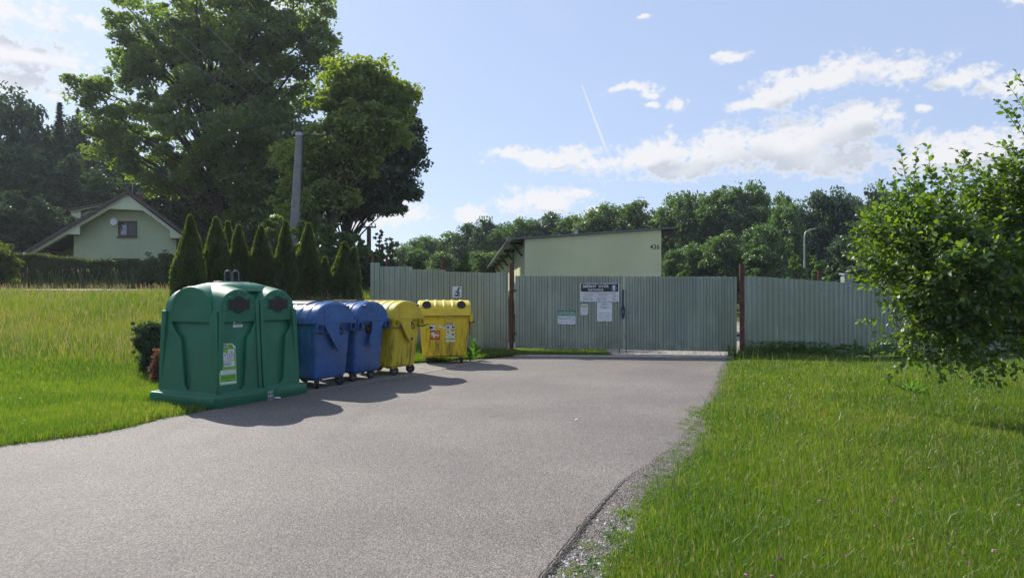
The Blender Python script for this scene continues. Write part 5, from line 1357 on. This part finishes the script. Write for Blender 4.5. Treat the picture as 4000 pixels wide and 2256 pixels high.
def hut():
    d = 24.; p = W(3308, 1107, d); root = thing('small_box', 'small weathered grey box with a sloping metal lid above the right fence', 'box', (p.x, d, .0))
    zt = W(0, 1078, d).z
    mb = MB(); mb.rbox(-.145, .145, -.15, .15, zt-.45, zt)
    mb.build('box_body', M['boxwood'], root, bevel=.004)
    mb = MB()
    for k in range(3): mb.rbox(-.147, .147, -.156, -.149, zt-.42+.13*k, zt-.30+.13*k)
    mb.build('board', M['boxwood'], root)
    mb = MB(); mb.add([(-.18, -.2, zt+.0), (.19, -.2, zt-.02), (.19, .2, zt+.05), (-.18, .2, zt+.07), (-.165, -.19, zt+.075), (.16, -.19, zt+.045), (.16, .2, zt+.09), (-.165, .2, zt+.11)], [(3, 2, 1, 0), (4, 5, 6, 7), (0, 1, 5, 4), (1, 2, 6, 5), (2, 3, 7, 6), (3, 0, 4, 7)]); mb.build('lid', M['roofmetal'], root)
    mb = MB(); mb.tube([(0, 0, tz(p.x, d)-.2), (0, 0, zt-.44)], .05, 8); mb.build('post', M['darkwood'], root)
hut()

# ------------------------------------------------------------------ trees
# big maple, filling the upper left
b0 = W(870, 1145, 44); base = (b0.x, 44, tz(b0.x, 44))
E = ell_px(44, [(560, 40, 235, 110), (470, 150, 170, 150, 1), (680, 120, 150, 150), (560, 330, 230, 170, -1), (400, 360, 150, 130, 1), (700, 330, 150, 170), (620, 520, 150, 100, 0), (470, 460, 70, 50, 2), (330, 70, 50, 55, 1), (345, 130, 60, 80, 1),
    (265, 255, 65, 50, 1), (300, 330, 75, 65, 1), (285, 395, 70, 38, 0), (205, 205, 34, 20, 1), (235, 225, 45, 30, 1), (800, 100, 55, 70, 0), (780, 30, 60, 60, 0), (690, 480, 110, 80, -1), (330, 20, 50, 40, 1)], base, .8)
make_tree('maple_tree', 'towering dark maple filling the sky above the house', 'tree', base, E, M['maple'], 560, .84, 165, .26, trunk_r=.55, trunk_top=.72, lean=(-1.5, 0), limbs=120, shell=.45, flat_=.55, seed=1)
# lighter maple to its right and the dark one on its flank
b1 = W(1230, 1145, 32); base = (b1.x, 32, tz(b1.x, 32))
E = ell_px(32, [(910, 205, 75, 65), (965, 235, 70, 60, .5), (870, 260, 70, 80), (930, 320, 90, 70, -.5), (850, 370, 100, 60), (790, 430, 60, 70, .5), (840, 470, 60, 50), (730, 420, 40, 60, 1), (760, 540, 60, 60), (1005, 260, 32, 50)], base, .8)
make_tree('maple_tree', 'pale yellow-green maple leaning right behind the concrete pole', 'tree', base, E, M['maple_light'], 300, .66, 125, .22, trunk_r=.32, trunk_top=.75, lean=(2.6, 0), limbs=60, shell=.35, flat_=.5, seed=2)
b2 = W(1343, 1145, 36); base = (b2.x, 36, tz(b2.x, 36))
E = ell_px(36, [(960, 420, 85, 70), (990, 470, 55, 40), (930, 490, 80, 48), (1025, 375, 42, 42), (1035, 420, 22, 14), (1020, 480, 30, 26), (960, 520, 62, 20), (1010, 320, 34, 50), (900, 400, 60, 60), (860, 500, 60, 50), (985, 360, 50, 40)], base, .8)
make_tree('maple_tree', 'dark maple with ragged right edge and visible stem against the sky', 'tree', base, E, M['oak_blue'], 330, .58, 120, .22, trunk_r=.24, trunk_top=.8, lean=(.6, 0), limbs=90, shell=.4, flat_=.5, seed=3)

# prototypes for the tree belts
def proto_ell(seed, w=3.6, h=11.):
    r = random.Random(seed); E = [(0, 0, h*.55, w*.8, w*.8, h*.38), (0, 0, h*.28, w*.85, w*.8, h*.22)]
    for k in range(8):
        a = r.uniform(0, 6.28); q = r.uniform(.35, .75)*w; z = h*r.uniform(.3, .88); s = r.uniform(.28, .45)*w*(1.15-.5*z/h); E.append((q*math.cos(a), q*math.sin(a), z, s, s, s*.85))
    E.append((r.uniform(-.6, .6), 0, h*.9, w*.38, w*.38, h*.12)); return E
belt = []
for i, (mt, seed) in enumerate((('oak', 21), ('oak', 22), ('oak_blue', 23), ('oak', 24), ('oak_blue', 25))):
    t = make_tree('broadleaf_tree', 'x', 'tree', (0, 0, 0), proto_ell(seed), M[mt], 300, .72, 50, .34, 'tree belt beyond the yard', .26, .8, (0, 0), 'bark', 26, .5, .95, .25, seed)
    belt.append(t)
used = set()
def put_tree(i, x_px, top_px, d, wid, label, group=None, name=None):
    """x and top in 2576-wide picture px"""
    p = W(x_px*1.5528, top_px*1.5528, d); zb = tz(p.x, d)
    t = belt[i] if i not in used else copy_tree(belt[i]); used.add(i)
    h = (p.z-zb)/11.2; w = wid*1.5528/F*d/3.9*1.95
    t.location = (p.x, d, zb); t.scale = (w, w, h); t.rotation_euler.z = random.uniform(0, 6.28)
    t['label'] = label
    if group: t['group'] = group
    if name: t.name = name
    return t
rows = [
 # x, top, d, halfwidth, proto, label
 (1035, 605, 95, 36, 1, 'low round tree at the left end of the far belt, beside the birches'),
 (1085, 592, 92, 38, 3, 'far rounded tree above the left fence, second from the left end of the belt'),
 (1135, 580, 90, 36, 0, 'far tree just left of the tall dark one above the left fence'),
 (1180, 560, 88, 34, 2, 'dark narrow tree rising above the lowest part of the left fence'),
 (1222, 545, 84, 32, 4, 'dark two-humped tree left of the numbered building'),
 (1275, 553, 82, 38, 1, 'green tree over the left eaves of the numbered building'),
 (1330, 545, 80, 38, 3, 'rounded tree behind the left roof corner of the numbered building'),
 (1385, 532, 80, 36, 2, 'dark tree behind the left third of the grey roof'),
 (1435, 536, 78, 34, 0, 'light green tree behind the middle of the grey roof'),
 (1485, 520, 76, 36, 1, 'tree topping the roof line right of its middle'),
 (1540, 508, 76, 38, 3, 'tall green tree behind the right half of the grey roof'),
 (1600, 497, 74, 42, 0, 'broad green tree behind the right roof corner'),
 (1660, 512, 72, 40, 1, 'tree just right of the roof corner, lower than its neighbours'),
 (1715, 478, 70, 44, 3, 'tall bushy tree right of the building with a flat top'),
 (1775, 466, 69, 46, 1, 'very tall tree with twin lobes right of the building'),
 (1835, 458, 68, 46, 0, 'tall crowned tree second highest of the right belt'),
 (1885, 452, 67, 40, 3, 'highest tree of the right belt above the right gate post'),
 (1925, 492, 72, 30, 1, 'lower gap tree between the highest one and the slender one'),
 (1968, 478, 68, 28, 0, 'slender pointed tree right of the gap in the belt'),
 (2010, 505, 72, 34, 4, 'dark low tree left of the street lamp'),
 (2060, 478, 66, 42, 2, 'dark blue-green tree behind the street lamp'),
 (2110, 470, 65, 40, 4, 'dark dense tree with the highest top right of the street lamp'),
 (2150, 492, 66, 36, 2, 'dark tree between the street lamp and the apple tree'),
 (2205, 462, 62, 34, 4, 'dark tree peeping over the left shoulder of the apple tree'),
 (2260, 500, 66, 40, 2, 'dark tree mostly hidden behind the apple tree'),
 (2340, 490, 68, 45, 4, 'dark tree glimpsed through the apple tree crown'),
 (2430, 500, 70, 45, 2, 'dark tree behind the right half of the apple tree'),
 (2520, 495, 70, 45, 4, 'dark tree at the right edge behind the apple tree'),
 # front storey
 (1060, 625, 70, 26, 3, 'small dense tree in front of the far belt by the birches'),
 (1110, 630, 66, 30, 0, 'small bushy tree over the second sheet of the left fence'),
 (1230, 625, 60, 30, 1, 'small tree touching the left eaves of the building'),
 (1745, 600, 58, 36, 1, 'rounded small tree right of the building wall'),
 (1690, 625, 54, 24, 3, 'low bush-like tree against the right wall of the building'),
 (1820, 580, 56, 42, 0, 'mid-height tree left of the right gate post'),
 (1930, 560, 54, 40, 3, 'bright middle-storey tree right of the right gate post'),
 (1985, 500, 58, 34, 0, 'tree reaching up beside the slender pointed one'),
 (2130, 590, 54, 40, 2, 'dark low tree behind the small grey box'),
]
for k, (x, t, d, hw, i, lb) in enumerate(rows): put_tree(i, x, t, d, hw, lb)
# dark wood on the left
wood = []
for i, seed in enumerate((41, 42)):
    belt.append(make_tree('forest_tree', 'x', 'tree', (0, 0, 0), proto_ell(seed, 3.8, 11), M['dark_leaf'], 280, .75, 50, .34, 'dark wood behind the house', .28, .85, (0, 0), 'bark', 24, .5, .95, .3, seed))
def spruce(name, label, x_px, top_px, d, hw, mat='dark_leaf', n=9000):
    p = W(x_px*1.5528, top_px*1.5528, d); zb = tz(p.x, d); h = p.z-zb; w = hw*1.5528/F*d
    root = thing(name, label, 'tree', (p.x, d, zb), 0, 'dark wood behind the house')
    t = rng.random(n)**.7; t = 1-t; z = h*(.06+.94*t); R_ = w*(1-t)**.85*(.75+.25*np.sin(z*5.2))
    a = rng.random(n)*6.28; a = np.round(a/.52)*.52+rng.normal(size=n)*.17; r = R_*rng.random(n)**.45
    P = np.stack([r*np.cos(a), r*np.sin(a), z-r*.35], -1); dv = norm(np.stack([np.cos(a), np.sin(a), np.full(n, -.45)], -1))
    V, Fq = leaf_quads(P, .5*(.6+.7*rng.random(n)), norm(unit(n)*.4+np.array([0, 0, 1])), .4, dv, .05)
    npmesh('crown', V, Fq, M[mat], root); mb = MB(); mb.tube([(0, 0, -.2), (0, 0, h*.97)], [.25, .03], 7); mb.build('trunk', M['bark'], root)
lw = [
 (30, 232, 58, 70, 5, 'dark rounded tree at the far left edge of the wood'),
 (95, 262, 60, 60, 6, 'dark tree just right of the far left one'),
 (-30, 330, 52, 70, 6, 'dark lower tree cut by the left picture edge'),
 (70, 380, 54, 60, 5, 'dark lower tree above the left end of the hedge'),
 (210, 300, 62, 60, 6, 'dark tree left of the big maple, partly behind its arm'),
 (290, 290, 64, 60, 5, 'dark tree behind the left arm of the big maple'),
 (170, 400, 55, 62, 6, 'dark tree above the long roof slope of the house'),
 (260, 430, 54, 60, 5, 'dark tree rising behind the dormer of the house'),
 (350, 400, 58, 70, 6, 'dark tree behind the chimney of the house'),
 (440, 420, 56, 70, 5, 'dark tree right behind the house ridge'),
 (530, 450, 58, 70, 6, 'dark tree behind the lower crown of the big maple'),
 (620, 480, 56, 60, 5, 'dark tree behind the arborvitae row and the maple'),
 (110, 500, 48, 45, 5, 'shorter dark tree directly behind the porch roof'),
 (20, 480, 46, 50, 6, 'shorter dark tree behind the round bush'),
]
for k, (x, t, d, hw, i, lb) in enumerate(lw): put_tree(i, x, t, d, hw, lb)
spruce('spruce_tree', 'pointed dark spruce standing out of the left wood', 150, 258, 60, 58)
spruce('spruce_tree', 'second pointed spruce a little right of and above the other spruce', 196, 272, 64, 52)

# shrubs and young trees between maples, thujas and fence
def bush(name, label, cat, px, top, d, hw, mat, n_cl=60, per=80, leaf=.11, group=None, seed=0, up=.6, bottom=None, trunk=False, flat_=.6, cr=None):
    p = W(px*1.5528, top*1.5528, d); zb = tz(p.x, d); h = p.z-zb; w = hw*1.5528/F*d
    r = random.Random(seed); E = [(0, 0, h*.48, w*.85, w*.7, h*.48)]
    for k in range(7):
        a = r.uniform(0, 6.28); z = h*r.uniform(.2, .85); s = w*r.uniform(.3, .5); E.append((w*.55*math.cos(a), w*.5*math.sin(a), z, s, s, s*.9))
    return make_tree(name, label, cat, (p.x, d, zb), E, M[mat], n_cl, cr or w*.22, per, leaf, group, .05+.01*h, .85, (0, 0), 'bark', 14, .5, flat_, up, seed)
g = 'shrubs between the arborvitae and the maples'
bush('maple_shrub', 'dark leafy maple shrub behind the thujas left of the concrete pole', 'shrub', 700, 505+20, 28.5, 45, 'maple', 90, 90, .15, g, 51)
bush('maple_shrub', 'leafy shrub hugging the foot of the concrete pole', 'shrub', 775, 545, 28, 42, 'maple', 80, 90, .14, g, 52)
bush('maple_shrub', 'leafy maple shrub right of the concrete pole', 'shrub', 830, 535, 30, 45, 'maple', 90, 90, .14, g, 53)
bush('maple_shrub', 'green shrub below the dark maple stem', 'shrub', 870, 565, 31, 36, 'young', 70, 90, .14, g, 54)
bush('maple_shrub', 'shaded shrub filling the gap behind the shortest thuja', 'shrub', 640, 540, 29, 45, 'dark_leaf', 90, 90, .15, g, 55)
bush('maple_shrub', 'shaded shrub behind the second and third thujas', 'shrub', 560, 560, 30, 50, 'dark_leaf', 90, 90, .16, g, 56)
bush('maple_shrub', 'dark shrub between the last thuja and the fence end', 'shrub', 915, 640, 24.5, 26, 'dark_leaf', 80, 80, .12, g, 57)
bush('maple_shrub', 'dark undergrowth shrub behind the last thuja', 'shrub', 850, 640, 26, 40, 'dark_leaf', 80, 80, .13, g, 58)
bush('young_tree', 'bright young tree left of the distant utility pole', 'tree', 905, 585, 33, 34, 'young', 90, 80, .13, None, 61)
bush('young_tree', 'slender silvery birch right of the distant utility pole', 'tree', 952, 560, 36, 17, 'birch', 80, 60, .10, None, 62)
bush('young_tree', 'loose rounded silvery birch above the left fence end', 'tree', 980, 585, 40, 22, 'birch', 90, 60, .10, None, 63)
bush('young_tree', 'bright green sapling just above the fence end post', 'tree', 945, 615, 34, 28, 'young', 80, 80, .12, None, 64)
bush('young_tree', 'dark green tree filling behind the corner of the left fence', 'tree', 975, 640, 30, 30, 'oak_blue', 80, 70, .13, None, 65)
bush('pointed_sapling', 'small pale pointed sapling above the middle of the left fence', 'tree', 1170, 638, 27, 22, 'young', 60, 70, .11, None, 66)
bush('yellowish_bush', 'yellowish bush peeking above the left fence', 'shrub', 1045, 642, 30, 26, 'young', 70, 70, .11, None, 67)
bush('yellow_green_tree', 'yellow-green pointed young tree right of the street lamp', 'tree', 2057, 632, 42, 22, 'young', 90, 70, .14, None, 68)
bush('yellow_green_tree', 'pale rounded young tree left of the street lamp', 'tree', 2000, 638, 44, 30, 'young', 90, 70, .14, None, 69)
bush('yellow_green_tree', 'low bright bush beside the thin rusty post', 'tree', 2085, 662, 40, 18, 'young', 60, 60, .13, None, 70)
bush('green_bush', 'mid green bush just right of the right gate post', 'shrub', 1910, 600, 46, 44, 'oak', 120, 70, .18, None, 71)
bush('green_bush', 'low green bush right of the numbered building above the gate', 'shrub', 1720, 650, 40, 26, 'young', 60, 60, .14, None, 72)
bush('green_bush', 'dense bush around the small grey box', 'shrub', 2150, 645, 30, 44, 'oak_blue', 110, 70, .13, None, 73)
bush('green_bush', 'leafy bush between the grey box and the apple tree', 'shrub', 2215, 650, 30, 40, 'oak', 110, 70, .13, None, 74)
bush('round_bush', 'big dark round clipped bush at the left end of the hedge', 'shrub', -12, 592, 31, 58, 'thuja', 150, 110, .12, None, 75, cr=.35)

# thuja row
def thuja(px, top, d, hw, label, seed, n=15000, second=None):
    global rng
    old = rng; rng = np.random.default_rng(seed+300)
    p = W(px*1.5528, top*1.5528, d); zb = tz(p.x, d)-.05; h = p.z-zb; w = hw*1.5528/F*d
    root = thing('arborvitae', label, 'tree', (p.x, d, zb), 0, 'row of columnar arborvitae')
    parts = [(0, 0, h, w)]
    if second: parts.append((second[0]*w, .1, h*second[1], w*.6))
    Vs = []; Fs = []; o = 0
    for (cx, cy, hh, ww) in parts:
        m = int(n*ww*hh/(w*h)); t = rng.random(m); z = hh*t
        prof = np.minimum(1, (1-t)*1.75)**.85*np.clip(.80+t*1.6, 0, 1)
        a = rng.random(m)*6.28
        lump = 1+.16*np.sin(3*a+z*2.1+seed)+.10*np.sin(7*a-z*5+seed)+.08*np.sin(z*9+2*a)
        r = ww*prof*lump*(.62+.42*rng.random(m)**.6)
        P = np.stack([cx+r*np.cos(a), cy+r*np.sin(a), z], -1)
        dv = norm(np.stack([np.cos(a)*.55, np.sin(a)*.55, np.ones(m)], -1)+.28*rng.normal(size=(m, 3)))
        nr = norm(np.stack([-np.sin(a), np.cos(a), 0*a], -1)+.6*rng.normal(size=(m, 3)))
        V, Fq = leaf_quads(P, (.10+.10*rng.random(m)), nr, .34, dv, .03); Vs.append(V); Fs.append(Fq+o); o += len(V)
        # fine leader at the tip
        k = 120; zt = hh*(.93+.09*rng.random(k)); P = np.stack([cx+rng.normal(size=k)*.03, cy+rng.normal(size=k)*.03, zt], -1)
        V, Fq = leaf_quads(P, .11, unit(k), .3, norm(rng.normal(size=(k, 3))*.3+np.array([0, 0, 1])), .02); Vs.append(V); Fs.append(Fq+o); o += len(V)
    npmesh('foliage', np.vstack(Vs), np.vstack(Fs), M['thuja'], root)
    mb = MB(); mb.tube([(0, 0, -.1), (0, 0, h*.9)], [.07, .01], 7); mb.build('stem', M['bark'], root)
    rng = old
thuja(478, 545, 19.6, 37, 'tallest arborvitae, standing left of the green bell at the row end', 1, 20000)
thuja(543, 550, 21.2, 38, 'second arborvitae from the left, broad, behind the bell', 2, 19000)
thuja(573, 560, 22.6, 22, 'slim arborvitae squeezed behind the second and third ones', 3, 11000)
thuja(600, 570, 21.6, 28, 'third full arborvitae, narrow, left of the bell hooks', 4, 13000)
thuja(657, 572, 21.6, 31, 'arborvitae directly right of the lifting hooks', 5, 15000)
thuja(719, 560, 21.8, 28, 'tall slim arborvitae in front of the concrete pole foot', 6, 15000)
thuja(776, 565, 22.2, 32, 'tall arborvitae just right of the concrete pole', 7, 17000, (-.75, .68))
thuja(817, 650, 22.4, 17, 'shortest arborvitae of the row', 8, 8000)
thuja(866, 612, 22.6, 30, 'last arborvitae before the fence end, double tipped', 9, 15000, (.72, .92))

# hedge in front of the house
def hedge():
    d = 34.5
    pts = [(40, 1003), (180, 1009), (330, 1016), (420, 1026), (500, 1032), (580, 1040)]
    root = thing('clipped_hedge', 'long clipped dark hedge with sunlit rim below the house', 'hedge', (-18, d, 1.7))
    n = 60000; px = rng.uniform(20, 640, n); X = (px-2000)/F*d
    top = EYE+(HY-np.interp(px, [p[0] for p in pts], [p[1] for p in pts]))/F*d+.07*np.sin(X*1.3)+.03*np.sin(X*4.1)
    f = rng.random(n); Y = np.full(n, d); Z = np.empty(n)
    front = f < .62; Z[front] = 1.7+(top[front]-1.7)*rng.random(front.sum()); Y[front] = d-.5+.12*rng.random(front.sum())+.06*np.sin(X[front]*2+Z[front]*3)
    tp = ~front; Z[tp] = top[tp]+.06*rng.normal(size=tp.sum()); Y[tp] = d-.5+1.1*rng.random(tp.sum())
    P = np.stack([X+18, Y-d, Z-1.7], -1)
    nr = norm(unit(n)+np.where(front[:, None], np.array([[0, -.6, .2]]), np.array([[0, 0, .8]])))
    V, Fq = leaf_quads(P, .08+.08*rng.random(n), nr, .4, norm(unit(n)*.6+np.array([0, -.1, .8])), .03)
    npmesh('foliage', V, Fq, M['hedge'], root)
    # woody inside of the hedge
    mb = MB(); N_ = 24
    rings = []
    for i in range(N_+1):
        p_ = 20+620*i/N_; x = (p_-2000)/F*d+18; t = EYE+(HY-float(np.interp(p_, [q[0] for q in pts], [q[1] for q in pts])))/F*d-1.7-.06
        rings.append([(x, -.42, -.1), (x, .5, -.1), (x, .5, t), (x, -.42, t)])
    mb.loft(rings); mb.build('core', M['hedge'], root)
hedge()
bush('round_shrub', 'dark rounded shrub at the right end of the hedge', 'shrub', 395, 648, 33.6, 46, 'hedge', 160, 110, .10, None, 81, cr=.30)
bush('orange_shrub', 'small orange flowering shrub top behind the hedge', 'shrub', 327, 659, 36, 14, 'orangeflower', 20, 60, .09, None, 82, cr=.2)

# bushes by the bell
bush('dark_bush', 'low dark juniper bush in the grass left of the green bell', 'shrub', 382, 800, 13.6, 36, 'juniper', 150, 120, .055, None, 83, cr=.14, flat_=.7)
bush('dead_fern', 'rust brown dead fern between the dark bush and the bell', 'fern', 402, 868, 12.6, 17, 'fern', 40, 60, .05, None, 84, cr=.09)

def leafy_weed(label, px, py, d, h, seed, n=26, s=.16):
    r = random.Random(seed); x = (px-2000)/F*d; root = thing('leafy_weed', label, 'plant', (x, d, tz(x, d)))
    P = []; Dv = []; Sz = []; Nr = []
    for k in range(n):
        t = k/n; a = k*2.4+r.uniform(-.3, .3); z = h*(.1+.85*t); L_ = s*(1.2-.6*t); el = .5+.7*t
        dv = Vector((math.cos(a)*math.cos(el), math.sin(a)*math.cos(el), math.sin(el))); P.append((dv.x*L_*.5, dv.y*L_*.5, z+dv.z*L_*.4)); Dv.append(dv[:]); Sz.append(L_); nn = Vector((-math.cos(a)*math.sin(el), -math.sin(a)*math.sin(el), math.cos(el))); Nr.append(nn[:])
    V, Fq = leaf_quads(np.array(P), np.array(Sz), np.array(Nr), .34, np.array(Dv), .10); npmesh('leaves', V, Fq, M['weed'], root)
    mb = MB(); mb.tube([(0, 0, -.05), (.01, 0, h)], [.01, .004], 6); mb.build('stem', M['weed'], root)
leafy_weed('tall light green dock plant right of the front yellow container', 1852, 1420, 16.9, .50, 1, 30, .24)
leafy_weed('bushy weed at the foot of the yellow container wheels', 1838, 1425, 16.6, .25, 2, 26, .16)
leafy_weed('single large leaved burdock rosette in the lawn', 3555, 1520, 11.2, .16, 3, 9, .28)
leafy_weed('upright leafy weed before the right fence', 3340, 1370, 17.9, .55, 4, 34, .15)
leafy_weed('thistle-like weed in the lawn below the apple tree', 3820, 1500, 11.8, .20, 6, 20, .16)
leafy_weed('pale weed by the right end of the threshold', 2846, 1395, 17.7, .32, 5, 30, .09)
n = 330; X = rng.uniform(6, 12, n); Y = 18.35+(X-5.9)*.517-.1-rng.random(n)*.5
broad('fence_foot_weeds', X, Y, rng.uniform(.08, .17, n), M['weed'], 'dark nettles and weeds at the foot of the right fence', .35)

# ------------------------------------------------------------------ apple tree, near right
def apple():
    global rng
    old = rng; rng = np.random.default_rng(77)
    d = 9.4; base = Vector((7.25, 9.7, tz(7.25, 9.7)))
    root = thing('apple_tree', 'leafy apple tree with drooping branches at the right edge', 'tree', base)
    def Q(x, y, dd): return np.array(W(x*1.5528, y*1.5528, dd))-np.array(base)
    k = 1.5528/F*d
    els = [(2325, 570, 105, 80, .0), (2440, 560, 120, 62, .3), (2560, 560, 120, 170, .2), (2290, 620, 75, 80, -.3), (2380, 680, 150, 110, -.6), (2500, 730, 120, 110, -.2), (2330, 760, 60, 60, 0), (2310, 850, 62, 45, -.3), (2400, 850, 95, 60, -.5), (2500, 860, 90, 55, -.2),
           (2235, 600, 35, 45, .1), (2620, 440, 55, 45, .1), (2640, 700, 130, 200, .3), (2245, 560, 60, 50, .1), (2700, 560, 120, 220, .2), (2290, 690, 60, 60, 0)]
    cen = []; rad = []
    twigs = []
    for (x, y, rx, ry, dy) in els:
        c = Q(x, y, d+dy); R3 = np.array([rx*k, (rx+ry)/2*k*.95, ry*k]); m = max(5, int(rx*ry/135))
        u = unit(m); r = (.35+.65*rng.random(m)**.6)[:, None]; P = c+u*r*R3*.97
        for q, dr in zip(P, u): twigs.append((q, dr, c))
    # shoots: each twig carries leaves alternately
    LP, LD, LN, LS = [], [], [], []
    mb = MB()
    def shoot(p, dirv, L_, nl, ls=.084, rad_=.004):
        dirv = dirv/np.linalg.norm(dirv); side = np.cross(dirv, [0, 0, 1.]); side = side/(np.linalg.norm(side)+1e-6); upv = np.cross(side, dirv)
        bend = rng.normal(size=3)*.12; pts = [p+dirv*L_*t+bend*L_*t*t for t in np.linspace(0, 1, 4)]
        mb.tube(pts, [rad_, rad_*.8, rad_*.6, rad_*.35], 4, False)
        for i in range(nl):
            t = (i+.6)/nl; a = i*2.4+rng.normal()*.3; q = p+dirv*L_*t+bend*L_*t*t
            o = side*math.cos(a)+upv*math.sin(a); dl = o*.85+dirv*(.55+.5*t)+np.array([0, 0, -.15+rng.normal()*.25]); dl /= np.linalg.norm(dl)
            s_ = ls*(.5+.75*rng.random())*(1-.45*max(0, t-.6)); nr = np.cross(dl, rng.normal(size=3)*.45+np.array([dl[1], -dl[0], 0])); nr = nr/(np.linalg.norm(nr)+1e-6)
            if nr[2] < 0: nr = -nr
            LP.append(q+dl*s_*.6); LD.append(dl); LN.append(nr); LS.append(s_)
    trunk_top = np.array([0, 0, 1.5])
    for q, dr, c in twigs:
        outw = dr*.6+np.array([0, 0, .35])+rng.normal(size=3)*.45
        for j in range(3):
            o = outw+rng.normal(size=3)*.55; shoot(q+rng.normal(size=3)*.06, o, .22+.22*rng.random(), 9)
    # long upright water shoots on top and pendulous tips
    for x, y, dx, dy_, L_ in ((2370, 500, -.2, 1, .5), (2430, 515, .3, 1, .42), (2490, 500, -.4, 1, .5), (2530, 480, .2, 1, .45), (2260, 545, -.6, .9, .5), (2320, 500, .4, 1, .4), (2410, 500, -.6, .7, .45), (2555, 450, -.8, .8, .5), (2195, 620, -1, .3, .4), (2210, 700, -1, .1, .3), (2230, 850, -.9, -.4, .35), (2270, 910, -.5, -.8, .3), (2283, 470, -.12, 1, .62), (2300, 480, .02, 1, .55), (2345, 470, .03, 1, .5), (2205, 590, -.7, .3, .42), (2240, 530, -.3, 1, .4), (2400, 470, -.5, 1, .30), (2420, 455, .0, 1, .42), (2470, 450, -.7, .9, .55), (2520, 445, .1, 1, .25), (2565, 330, -.5, 1.0, .55), (2580, 400, -.9, .55, .6), (2590, 300, -.7, 1, .55), (2600, 250, -.6, .35, .42), (2610, 420, -.8, .8, .5), (2180, 640, -1, -.05, .25), (2215, 800, -1, -.05, .30), (2245, 770, -.8, .2, .25), (2300, 880, -.3, -1, .3), (2350, 890, .1, -1, .28), (2440, 895, .0, -1, .3), (2520, 890, .1, -1, .26), (2250, 690, -.9, .1, .3), (2585, 360, -.4, 1, .5)):
        shoot(Q(x, y, d), np.array([dx, rng.normal()*.2, dy_]), L_*1.0, int(11+L_*16), .088, .005)
    LP, LD, LN, LS = map(np.array, (LP, LD, LN, LS)); n = len(LP)
    # leaf: 8-vertex curved blade
    print('n', n); b = np.cross(LN, LD); s = LS[:, None]; prof = [(-.5, 0, 0), (-.2, .27, .07), (.15, .30, .08), (.5, 0, -.14), (.15, -.30, .08), (-.2, -.27, .07), (-.1, 0, -.01), (.2, 0, -.02)]
    V = np.empty((n, 8, 3))
    curl = (1+.8*rng.normal(size=(n, 1)))
    for i, (a, w_, h_) in enumerate(prof): V[:, i] = LP+LD*s*a+b*s*w_*1.05+LN*s*h_*curl
    kk = (np.arange(n)*8)[:, None]; T = np.array([[0, 1, 6], [1, 2, 7], [1, 7, 6], [2, 3, 7], [3, 4, 7], [4, 5, 6], [4, 6, 7], [5, 0, 6]])
    Ft = np.concatenate([kk+T[i:i+1] for i in range(8)], 1).reshape(-1, 3)
    npmesh('crown', V.reshape(-1, 3), Ft, M['apple'], root, True)
    mb.build('twigs', M['bark_grey'], root, smooth=False)
    mb = MB(); mb.tube([(0, 0, -.3), (.03, 0, .6), (-.02, .02, 1.3), (.02, 0, 2.3), (.05, 0, 3.4)], [.13, .10, .09, .06, .02], 10)
    for j in rng.choice(len(twigs), 46, replace=False):
        q = twigs[j][0]; z0_ = float(np.clip(q[2]*.5+.5, .8, 3.)); a = np.array([0, 0, z0_]); m_ = a+(q-a)*.5+np.array([0, 0, .25]); mb.tube([*bez(a, m_, q, 7)], list(np.linspace(.035, .007, 7)), 6)
    mb.build('trunk', M['bark_grey'], root); rng = old
    print('apple leaves', n)
apple()
nf = sum(len(o.data.polygons) for o in S.objects if o.type == 'MESH'); print('faces', nf)

# ------------------------------------------------------------------ thin volume added to imitate lens flare and lift the darks
m = bpy.data.materials.new('flare_veil'); m.use_nodes = True; t = m.node_tree; t.nodes.clear()
o = t.nodes.new('ShaderNodeOutputMaterial'); v = t.nodes.new('ShaderNodeVolumePrincipled'); v.inputs['Color'].default_value = (.85, .92, 1, 1); v.inputs['Density'].default_value = .0003; v.inputs['Anisotropy'].default_value = .45
t.links.new(v.outputs[0], o.inputs['Volume'])
hz = MB(); hz.rbox(-90, 90, -15, 125, -1.2, 26); h = hz.build('flare_veil', m, None, smooth=False); h['kind'] = 'stuff'; h['label'] = 'thin pale veil added to imitate lens flare, filling the air over the whole scene'; h['category'] = 'flare_veil'
